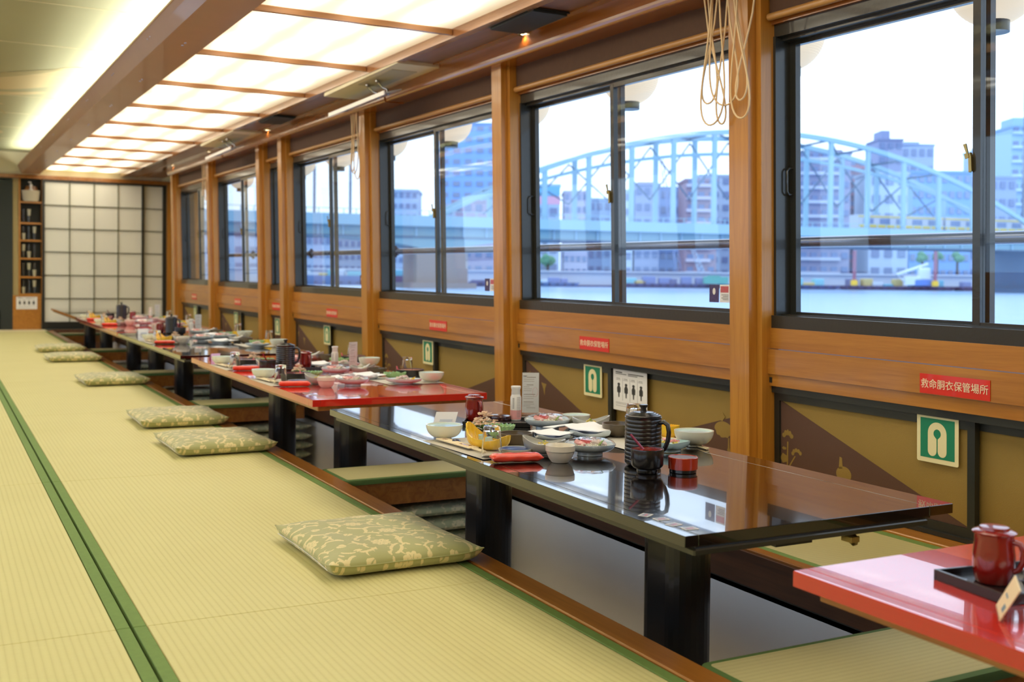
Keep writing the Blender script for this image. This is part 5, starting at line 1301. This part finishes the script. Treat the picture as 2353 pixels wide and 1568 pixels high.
# yellow square dish
t = K('yellow_square_dish', 'dish', 'yellow square dishes'); part('dish_body', dish(MB(), .034, .034, .034, foot=.6, fh=.1, rs=poly_r(4, PI / 4, .2), hs=lambda t: 1 + .03 * math.cos(24 * t), seg=48), m_yel, t)
# square white plate with upturned corners and folded napkin
t = K('square_plate', 'plate', 'square plates holding folded paper'); part('plate_body', dish(MB(), .085, .07, .016, foot=.6, fh=.3, rs=poly_r(4, PI / 4, .15), hs=lambda t: 1 + .6 * abs(math.sin(2 * t)) ** 4, seg=64), m_cerb, t)
part('blue_print_band', MB().lathe([(.052, .0085), (.060, .0115)], seg=48, sy=.8), m_blu, t)
t = K('folded_napkin', 'napkin', 'white folded papers on plates')
mb = MB(); vs = []; fs = []; nn_ = 10
for i in range(nn_ + 1):
    for j in range(5):
        u = i / nn_ * 2 - 1; v = j / 4 * 2 - 1; vs.append((u * .082 + v * .02, v * .044 + .008 * u, .010 + .010 * math.exp(-((u + .25) / .22) ** 2) + .002 * v))
b0 = len(vs); vs += [(x, y, z - .0025) for x, y, z in vs]
for i in range(nn_):
    for j in range(4): q = i * 5 + j; fs += [(q, q + 5, q + 6, q + 1), (b0 + q, b0 + q + 1, b0 + q + 6, b0 + q + 5)]
for i in range(nn_): fs += [(i * 5, b0 + i * 5, b0 + i * 5 + 5, i * 5 + 5), (i * 5 + 4, i * 5 + 9, b0 + i * 5 + 9, b0 + i * 5 + 4)]
for j in range(4): fs += [(j, j + 1, b0 + j + 1, b0 + j), (nn_ * 5 + j, b0 + nn_ * 5 + j, b0 + nn_ * 5 + j + 1, nn_ * 5 + j + 1)]
mb.add(vs, fs, 0, True); part('paper_sheet', mb, mat('bright_paper', srgb(244, 244, 246), .6), t)
t = K('paper_place_mat', 'place mat', 'grey paper place mats'); part('mat_sheet', MB().box(-.13, .13, -.185, .185, 0, .0006), m_mat, t)
t = K('spoon_rest_spoon', 'spoon', 'white spoons resting on bowls'); part('spoon_body', MB().tube([(-.03, 0, .0), (-.01, 0, .002), (.02, 0, .010), (.045, 0, .022)], .0055, 8, rf=lambda u: 1.5 - u), m_pw, t)
t = K('photo_sticker', 'sticker', 'small photo stickers at the table corner'); part('sheet', MB().box(-.017, .017, -.013, .013, 0, .0004), m_pw, t); part('picture', MB().box(-.014, .014, -.010, .010, .0004, .0006), mat('photo_dusk', srgb(112, 108, 116), .3, noise=.5, nscale=120), t); part('picture_boat', MB().box(-.009, .009, -.004, .001, .0006, .0007), m_fred, t)

used = set()
COMP = {'swooping_bowl': ('noodle_portion', 'noodles'), 'sashimi_plate': ('sashimi_portion', 'fish and radish'), 'fluted_green_dish': ('seaweed_portion', 'seaweed'), 'red_lacquer_box': ('white_grains', 'white grains'), 'six_sided_plate': ('carpaccio_portion', 'carpaccio'), 'rectangular_plate': ('dressed_fish_portion', 'dressed fish')}
ktree = {}
def put(kind, x, y, lb, rz=0, dz=0, scale=None, group=None):
    loc = (x, y, TZ(y) + .0008 + dz)
    if kind in COMP:
        ck, cn = COMP[kind]
        put(ck, x, y, cn + ' in ' + lb if kind != 'sashimi_plate' and kind != 'six_sided_plate' else cn + ' on ' + lb, rz, dz, scale)
    if kind not in used:
        used.add(kind); o = kit[kind]; ktree[kind] = tree(o); o.location = loc; o.rotation_euler = (0, 0, rz); o['label'] = lb
        if scale: o.scale = (scale,) * 3
        return o
    return clone(kit[kind], lb, loc, rz, scale or 1.0)
T1 = 'nearest black table'; T2 = 'middle red table'; T3 = 'second black table'; T4 = 'far red table'
D = math.radians
# --- nearest black table
put('paper_place_mat', 1.385, 2.72, 'grey paper place mat under the aisle-side setting, ' + T1, D(2))
put('paper_place_mat', 1.83, 2.70, 'grey paper place mat under the window-side setting, ' + T1, D(-1))
put('rice_bowl', 1.316, 2.898, 'empty pale celadon bowl at the aisle edge of the ' + T1, 0, .0006)
put('chopstick_sleeve', 1.298, 2.74, 'cream chopstick sleeve with red kanji at the aisle edge, ' + T1, D(3), .0006)
put('chopstick_rest', 1.308, 2.80, 'dark blue chopstick rest beside the cream sleeve, ' + T1, 0, .0006)
put('leaf_boat_dish', 1.352, 2.685, 'yellow leaf shaped dish behind the upturned glass, ' + T1, D(118), .0006)
put('pale_blue_cup', 1.354, 2.705, 'pale blue cup sitting in the yellow leaf dish, ' + T1, 0, .018, .85)
put('salad_mound', 1.452, 2.905, 'mound of shaved topping on lettuce by the red mug, ' + T1, 0, .008, 1.2)
put('fluted_green_dish', 1.462, 2.825, 'green fluted dish in front of the salad mound, ' + T1, 0, .018, .95)
put('upturned_tumbler', 1.298, 2.555, 'clear upturned glass at the aisle side of the ' + T1, 0, .0006)
put('wet_towel_packet', 1.325, 2.470, 'red foil wet towel packet at the aisle edge of the ' + T1, D(-14), .0006, 1.02)
put('sauce_dish', 1.379, 2.572, 'white sauce dish with blue rim line behind the red packet, ' + T1, 0, .0006)
put('brown_bowl', 1.447, 2.699, 'brown stoneware bowl left of the swooping bowl, ' + T1, 0, .0006)
put('swooping_bowl', 1.452, 2.548, 'grey swooping bowl of noodles at the aisle side of the ' + T1, D(140))
put('banded_bowl', 1.431, 2.425, 'small white banded bowl in front, ' + T1)
put('sashimi_plate', 1.562, 2.490, 'front film-wrapped sashimi plate beside the ribbed pitcher, ' + T1, D(-28), 0, .93)
put('sashimi_plate', 1.700, 2.962, 'rear film-wrapped sashimi plate by the menu stand, ' + T1, D(-25), 0, .97)
put('black_tray', 1.612, 3.13, 'black tray holding the mug and bottle, ' + T1, D(-32), 0, .92)
put('red_mug_jug', 1.560, 3.200, 'dark red lidded mug on the black tray, ' + T1, D(-85), .006, 1.0)
put('round_lidded_box', 1.636, 3.170, 'dark round lidded box on the tray, ' + T1, 0, .006)
put('sauce_bottle', 1.686, 3.148, 'white and pink squeeze bottle on the tray, ' + T1, 0, .006)
put('menu_stand', 1.825, 3.30, 'clear menu stand with printed sheet, ' + T1, D(-28), 0, 1.0)
put('square_plate', 1.735, 2.77, 'square plate under the large white folded paper, ' + T1, D(-28))
put('folded_napkin', 1.738, 2.80, 'large white folded paper in the middle of the ' + T1, D(-62), .014, 1.12)
put('square_plate', 1.60, 2.76, 'smaller patterned plate between the bowls, ' + T1, D(-20), 0, .8)
put('folded_napkin', 1.60, 2.79, 'smaller white folded paper behind the noodle bowl, ' + T1, D(-50), .010, .8)
put('rice_bowl', 1.822, 2.99, 'pale bowl partly behind the window-side swooping bowl, ' + T1, 0, .0006, .85)
put('swooping_bowl', 1.808, 2.878, 'grey swooping bowl on the window side of the ' + T1, D(-30))
put('brown_bowl', 1.820, 2.742, 'brown stoneware bowl left of the pitcher, window side, ' + T1, 0, .0006, 1.05)
put('fluted_green_dish', 1.845, 2.655, 'green fluted dish hidden behind the pitcher, ' + T1, 0, .0006, .9)
put('upturned_tumbler', 1.935, 2.83, 'clear upturned glass behind the pitcher, window side, ' + T1)
put('yellow_square_dish', 1.945, 2.66, 'yellow square dish between pitcher and white bowl, ' + T1, D(20), .004)
put('rice_bowl', 1.918, 2.50, 'white bowl nearest the window on the ' + T1, 0, .0006, 1.05)
put('chopstick_sleeve', 1.925, 2.56, 'chopstick sleeve under the white window-side bowl, ' + T1, D(-4), -.004)
put('rectangular_plate', 1.800, 2.452, 'pale blue rectangular plate right of the pitcher, ' + T1, D(20), .0006)
put('ribbed_pitcher', 1.603, 2.300, 'black ribbed pitcher with lid on the ' + T1, D(-62))
put('lacquer_spoon_cup', 1.550, 2.205, 'black lacquer cup with wine red spoon before the pitcher, ' + T1, D(-35))
put('red_lacquer_box', 1.640, 2.180, 'low round orange-red lacquer bowl right of the spoon cup, ' + T1)
put('folded_card', 1.447, 3.19, 'white folded name card left of the mug, ' + T1, D(-25), 0, 1.25)
for k, (x, y, r) in enumerate(((1.262, 1.813, 30), (1.270, 1.770, -5), (1.264, 1.720, 12), (1.272, 1.680, -4))):
    o = put('photo_sticker', x + .01, y, 'small photo sticker at the nearest black table corner, %s from the pitcher' % ['first', 'second', 'third', 'fourth'][k], D(r), -.0004, .85)
# --- middle red table: two aisle settings, two window settings
def aisle(tn, pos, X, Yb, red=False, towel=True, tub=True, sc_=1.0):
    put('paper_place_mat', X + .125, Yb + .22, 'paper place mat, %s aisle setting, %s' % (pos, tn))
    put('rice_bowl', X + .055, Yb + .37, 'pale celadon bowl, %s aisle setting, %s' % (pos, tn), 0, .0006)
    put('chopstick_sleeve', X + .038, Yb + .24, 'chopstick sleeve, %s aisle setting, %s' % (pos, tn), D(3), .0006)
    put('upturned_tumbler', X + .055, Yb + .10, 'upturned glass, %s aisle setting, %s' % (pos, tn), 0, .0006)
    if towel: put('wet_towel_packet', X + .085, Yb, 'red wet towel packet, %s aisle setting, %s' % (pos, tn), D(-12), .0006)
    put('sauce_dish', X + .128, Yb + .09, 'sauce dish, %s aisle setting, %s' % (pos, tn), 0, .0006)
    if tub:
        put('lacquer_tub', X + .160, Yb + .235, 'black lacquer tub, %s aisle setting, %s' % (pos, tn), 0, .0006)
        put('pale_blue_cup', X + .140, Yb + .225, 'pale blue cup in the black tub, %s aisle setting, %s' % (pos, tn), 0, .012)
        put('pink_ginger_stick', X + .185, Yb + .215, 'red ginger stick in the black tub, %s aisle setting, %s' % (pos, tn), D(100), .010, .8)
    else:
        put('leaf_boat_dish', X + .12, Yb + .22, 'yellow leaf dish, %s aisle setting, %s' % (pos, tn), D(118), .0006)
        put('brown_bowl', X + .20, Yb + .22, 'brown stoneware bowl, %s aisle setting, %s' % (pos, tn), 0, .0006)
    put('salad_mound', X + .235, Yb + .43, 'mound of shaved topping, %s aisle setting, %s' % (pos, tn), 0, 0.01, .85)
    put('fluted_green_dish', X + .270, Yb + .33, 'green fluted dish, %s aisle setting, %s' % (pos, tn), 0, .006, .95)
    put('swooping_bowl', X + .205, Yb + .055, 'grey swooping bowl, %s aisle setting, %s' % (pos, tn), D(140))
def window(tn, pos, X, Yb, yellow=False, tub=True):
    put('paper_place_mat', X - .12, Yb + .16, 'paper place mat, %s window setting, %s' % (pos, tn))
    put('rice_bowl', X - .03, Yb + .03, 'white bowl, %s window setting, %s' % (pos, tn), 0, .0006, 1.05)
    put('six_sided_plate', X - .175, Yb, 'six-sided plate of carpaccio, %s window setting, %s' % (pos, tn), D(-28), .0006, .92)
    if tub:
        put('lacquer_tub', X - .025, Yb + .29, 'black lacquer tub, %s window setting, %s' % (pos, tn), 0, .0006)
        put('green_food_ball', X - .035, Yb + .27, 'pale green dumpling in the black tub, %s window setting, %s' % (pos, tn), 0, .010)
        put('pink_ginger_stick', X - .07, Yb + .30, 'pink ginger stick in the black tub, %s window setting, %s' % (pos, tn), D(150), .010)
        put('fluted_green_dish', X - .12, Yb + .24, 'green fluted bowl, %s window setting, %s' % (pos, tn), 0, .0006, 1.1)
    else:
        put('yellow_square_dish', X - .05, Yb + .20, 'yellow square dish, %s window setting, %s' % (pos, tn), D(20))
        put('fluted_green_dish', X - .12, Yb + .22, 'green fluted bowl, %s window setting, %s' % (pos, tn), 0, .0006, 1.1)
    put('upturned_tumbler', X + .015, Yb + .42, 'upturned glass, %s window setting, %s' % (pos, tn))
    put('brown_bowl', X - .155, Yb + .38, 'brown stoneware bowl, %s window setting, %s' % (pos, tn), 0, .0006)
    put('swooping_bowl', X - .185, Yb + .49, 'grey swooping bowl, %s window setting, %s' % (pos, tn), D(-30))
    put('spoon_rest_spoon', X - .185, Yb + .49, 'white spoon in the swooping bowl, %s window setting, %s' % (pos, tn), D(20), .026)
aisle(T2, 'nearer', 1.255, 4.485); aisle(T2, 'farther', 1.255, 5.29)
window(T2, 'nearer', 1.985, 4.42); window(T2, 'farther', 2.02, 5.30)
put('banded_bowl', 1.452, 4.40, 'small white banded bowl nearest on the ' + T2)
put('banded_bowl', 1.425, 5.24, 'small white banded bowl near the spoon cup, ' + T2)
put('sashimi_plate', 1.580, 4.43, 'front sashimi plate on the ' + T2, D(-25), 0, .92); put('sashimi_plate', 1.682, 4.955, 'middle sashimi plate on the ' + T2, D(-25), 0, .92)
put('square_plate', 1.735, 4.70, 'square plate with folded paper, front of the ' + T2, D(-28)); put('folded_napkin', 1.735, 4.70, 'white folded paper on the front square plate, ' + T2, D(-52), .010)
put('folded_napkin', 1.60, 4.72, 'white folded paper behind the front sashimi plate, ' + T2, D(-40), .004, .7)
put('square_plate', 1.73, 5.36, 'square plate with folded paper, back of the ' + T2, D(-28)); put('folded_napkin', 1.73, 5.36, 'white folded paper on the back square plate, ' + T2, D(-52), .010)
put('sashimi_plate', 1.72, 5.66, 'back sashimi plate on the ' + T2, D(-25), 0, .92)
put('ribbed_pitcher', 1.515, 5.22, 'black ribbed pitcher on the ' + T2, D(-35), 0, .98)
put('lacquer_spoon_cup', 1.515, 5.38 - .20, 'black lacquer spoon cup beside the pitcher, ' + T2, D(60), 0, .98).location.x = 1.415
put('black_tray', 1.72, 5.22, 'black tray under the mug and bottle, ' + T2, D(-32), 0, .9)
put('red_mug_jug', 1.632, 5.27, 'dark red lidded mug on the ' + T2, D(-80), .006); put('round_lidded_box', 1.69, 5.20, 'dark round lidded box on the ' + T2, 0, .006, .85)
put('sauce_bottle', 1.77, 5.23, 'pink and white squeeze bottle on the ' + T2, 0, .006, .96); put('menu_stand', 1.845, 5.17, 'menu stand turned edgewise on the ' + T2, D(24), 0, .95)
o = put('folded_card', 1.36, 6.03, 'lilac folded card at the far aisle corner, ' + T2, D(20))
for c in o.children:
    if c.name.startswith('card_sheet'): c.data = c.data.copy(); c.data.materials[0] = m_lilac
for k, (x, y) in enumerate(((1.315, 4.22), (1.318, 4.15), (1.33, 4.10))): put('photo_sticker', x, y, 'small photo sticker at the middle red table corner, %s from the bowls' % ['first', 'second', 'third'][k], D(8 * k), -.0004)
# --- second black table
aisle(T3, 'only', 1.245, 7.37, tub=False)
window(T3, 'nearer', 2.0, 6.92, tub=False); window(T3, 'farther', 2.04, 7.95, tub=False)
put('banded_bowl', 1.445, 7.36, 'white bowl with food at the aisle side, ' + T3, 0, 0, 1.1); put('sashimi_plate', 1.63, 7.62, 'front sashimi plate on the ' + T3, D(-25)); put('sashimi_plate', 1.79, 7.75, 'middle sashimi plate on the ' + T3, D(-25))
put('square_plate', 1.70, 7.37, 'square plate with folded paper, front of the ' + T3, D(-28)); put('folded_napkin', 1.70, 7.37, 'white folded paper on the front square plate, ' + T3, D(-52), .010)
put('square_plate', 1.80, 8.10, 'square plate with folded paper, back of the ' + T3, D(-28)); put('folded_napkin', 1.80, 8.10, 'white folded paper on the back square plate, ' + T3, D(-52), .010)
put('sashimi_plate', 1.76, 8.36, 'back sashimi plate on the ' + T3, D(-25))
put('ribbed_pitcher', 1.602, 8.60, 'black pitcher at the far end of the ' + T3, D(-35), 0, .95); put('lacquer_spoon_cup', 1.62, 8.35, 'black spoon cup at the far end of the ' + T3, D(60))
put('red_mug_jug', 1.53, 8.66, 'dark red mug at the far end of the ' + T3, D(-80)); put('sauce_bottle', 1.74, 8.55, 'white squeeze bottle at the far end of the ' + T3); put('menu_stand', 1.80, 8.58, 'menu stand turned edgewise on the ' + T3, D(24))
o = put('folded_card', 1.37, 8.45, 'pale standing card at the far aisle corner, ' + T3, D(20), 0, 1.5)
# --- far red table
aisle(T4, 'nearer', 1.25, 9.95, tub=False); aisle(T4, 'farther', 1.25, 11.0, tub=False)
window(T4, 'nearer', 2.05, 9.85, tub=False); window(T4, 'farther', 2.06, 10.85, tub=False)
put('banded_bowl', 1.50, 9.93, 'white bowl at the near aisle side, ' + T4, 0, 0, 1.15); put('sashimi_plate', 1.62, 9.95, 'front sashimi plate on the ' + T4, D(-25))
put('square_plate', 1.70, 10.5, 'square plate with folded paper, ' + T4, D(-28)); put('folded_napkin', 1.70, 10.5, 'white folded paper on the square plate, ' + T4, D(-52), .01); put('sashimi_plate', 1.74, 10.9, 'back sashimi plate on the ' + T4, D(-25))
put('ribbed_pitcher', 1.62, 11.25, 'black pitcher on the ' + T4, D(-35), 0, 1.05); put('lacquer_spoon_cup', 1.56, 11.15, 'black spoon cup on the ' + T4, D(60)).location.x = 1.50
put('red_mug_jug', 1.695, 11.05, 'dark red lidded mug on the ' + T4, D(-80)); put('sauce_bottle', 1.87, 11.1, 'white squeeze bottle on the ' + T4, 0, 0, 1.05); put('menu_stand', 1.93, 11.08, 'menu stand turned edgewise on the ' + T4, D(24))
# --- cropped red table
put('black_tray', 1.535, 1.135, 'black tray on the cropped red table', D(-8), 0, 1.0)
put('red_mug_jug', 1.483, 1.158, 'dark red lidded mug on the tray, cropped red table', D(-70), .006, 1.06)
t = thing('steel_tube', 'steel grey tube end lying behind the red mug at the picture edge', 'utensil', (1.53, 1.145, TZ(1.17) + .017)); part('tube_body', MB().tube([(0, 0, 0), (.075, -.02, .0)], .009, 12), m_silver, t); part('tube_cap', MB().tube([(.074, -.0198, 0), (.082, -.022, 0)], .0098, 12), m_blackf, t)
t = thing('name_card_stand', 'cream card in a clear stand leaning at the picture edge, cropped red table', 'card', (1.36, 1.05, TZ(1.05) + .001))
e0, e1, f0, f1 = (1.3907, 1.0814, .276), (1.3312, 1.0289, .276), (1.4079, 1.0632, .3237), (1.3453, 1.0071, .3233)
off_ = lambda p, k: (p[0] + .0012 * k, p[1] - .0012 * k, p[2])
part('card_face', MB().hexa([e1, e0, off_(e0, 1), off_(e1, 1), f1, f0, off_(f0, 1), off_(f1, 1)]), m_sleeve, t, None, world=True)
nx = lambda u, v, k: tuple(e1[i] + (e0[i] - e1[i]) * u + (f1[i] - e1[i]) * v + (-.0004 - .0002 * k if i == 0 else .0003 if i == 1 else 0) for i in range(3))
part('card_print', MB().prism([(.15, .2), (.4, .2), (.4, .38), (.15, .38)], 1, nx).prism([(.45, .5), (.8, .5), (.8, .56), (.45, .56)], 1, nx), mat('card_teal_print', srgb(110, 140, 160), .6), t, None, world=True)
part('clear_foot', MB().hexa([e1, e0, (1.43, 1.045, .276), (1.372, .99, .276), off_((e1[0], e1[1], .279), 0), (e0[0], e0[1], .279), (1.43, 1.045, .279), (1.372, .99, .279)]), m_clear, t, None, world=True)
t = thing('white_paper_sheet', 'white folded paper at the right picture edge, cropped red table', 'paper', (1.455, 1.00, TZ(1.0) + .001), None, D(-40)); part('paper_sheet', MB().cbox(-.04, .08, -.03, .03, 0, .006, .001), m_paper, t); part('fold', MB().cbox(-.04, .08, -.03, -.005, .006, .009, .001), m_paper, t)

# ------------------------------------------------------------------ cords hanging on the posts, window stickers
def cords(y, lb, n, drop, spread=1.0):
    t = thing('cord_bundle', lb, 'cord', W((XW - .10, y, 1.78)), 'looped blind cords')
    rng = random.Random(int(y * 10))
    for k in range(n):
        a = y + .075 * spread * (1 - 2 * k / max(1, n - 1)) + rng.uniform(-.01, .01); b_ = a + rng.uniform(-.11, .11) * spread; dp = drop * rng.uniform(.82, 1.0); x = XW - .112 - .006 * (k % 3)
        pts = []
        for i in range(25):
            u = i / 24; yy = a + (b_ - a) * u + .045 * spread * math.sin(2 * PI * u) * (1 if k % 2 else -1) + .03 * math.sin(PI * u) * (-1) ** k; z = 1.775 - dp * math.sin(PI * u) ** .62
            pts.append((x, yy, z))
        part('cord_loop', MB().tube(pts, .0034, 7), m_rope, t, W, world=True)
    part('cord_hook', MB().tube([(XW - .115, y - .06, 1.782), (XW - .115, y + .06, 1.782)], .005, 6), m_brass, t, W, world=True)
cords(3.085, 'thick bundle of beige cord loops on the post between the two nearest windows', 6, .47, 1.25)
cords(6.93, 'beige cord loops on the post between the third and fourth windows', 3, .43)
cords(11.55, 'beige cord loops on the farthest cord post', 2, .36)
for bi, y in ((2, 3.311), (3, 5.262), (4, 7.24)):
    wh = ['', '', 'lower right corner of the second window', 'lower right corner of the third window', 'lower right corner of the fourth window'][bi]
    p = Vector(W((XW + .0395, y, .70)))
    t = thing('window_sticker', 'purple dusk photo sticker and white printed sticker, ' + wh, 'sticker', tuple(p), 'paired window stickers')
    part('night_photo', MB().box(p.x - .001, p.x, y + .002, y + .060, p.z - .034, p.z + .034), mat('night_photo', srgb(70, 54, 100), .4, noise=.6, nscale=90) if bi == 2 else bpy.data.materials['night_photo'], t, None, world=True)
    part('white_moon', MB().prism([(.009 * math.cos(a), .013 * math.sin(a)) for a in [j * PI / 6 for j in range(12)]], .0004, lambda u, v, q: (p.x - .0012 - q, y + .031 + u, p.z + .008 + v)), m_pw, t, None, world=True)
    part('white_sheet', MB().box(p.x - .001, p.x, y - .060, y - .003, p.z - .034, p.z + .034), m_paper, t, None, world=True)
    part('boat_photo', MB().box(p.x - .0014, p.x - .001, y - .055, y - .008, p.z + .004, p.z + .028), m_fred, t, None, world=True)
    mb = MB()
    for j in range(4): mb.box(p.x - .0014, p.x - .001, y - .055, y - .014 - .008 * (j % 2), p.z - .006 - .006 * j, p.z - .004 - .006 * j)
    part('small_print', mb, m_ink, t, None, world=True)
for k_, o in list(kit.items()):
    if k_ not in used:
        for c in list(o.children): bpy.data.objects.remove(c)
        bpy.data.objects.remove(o)
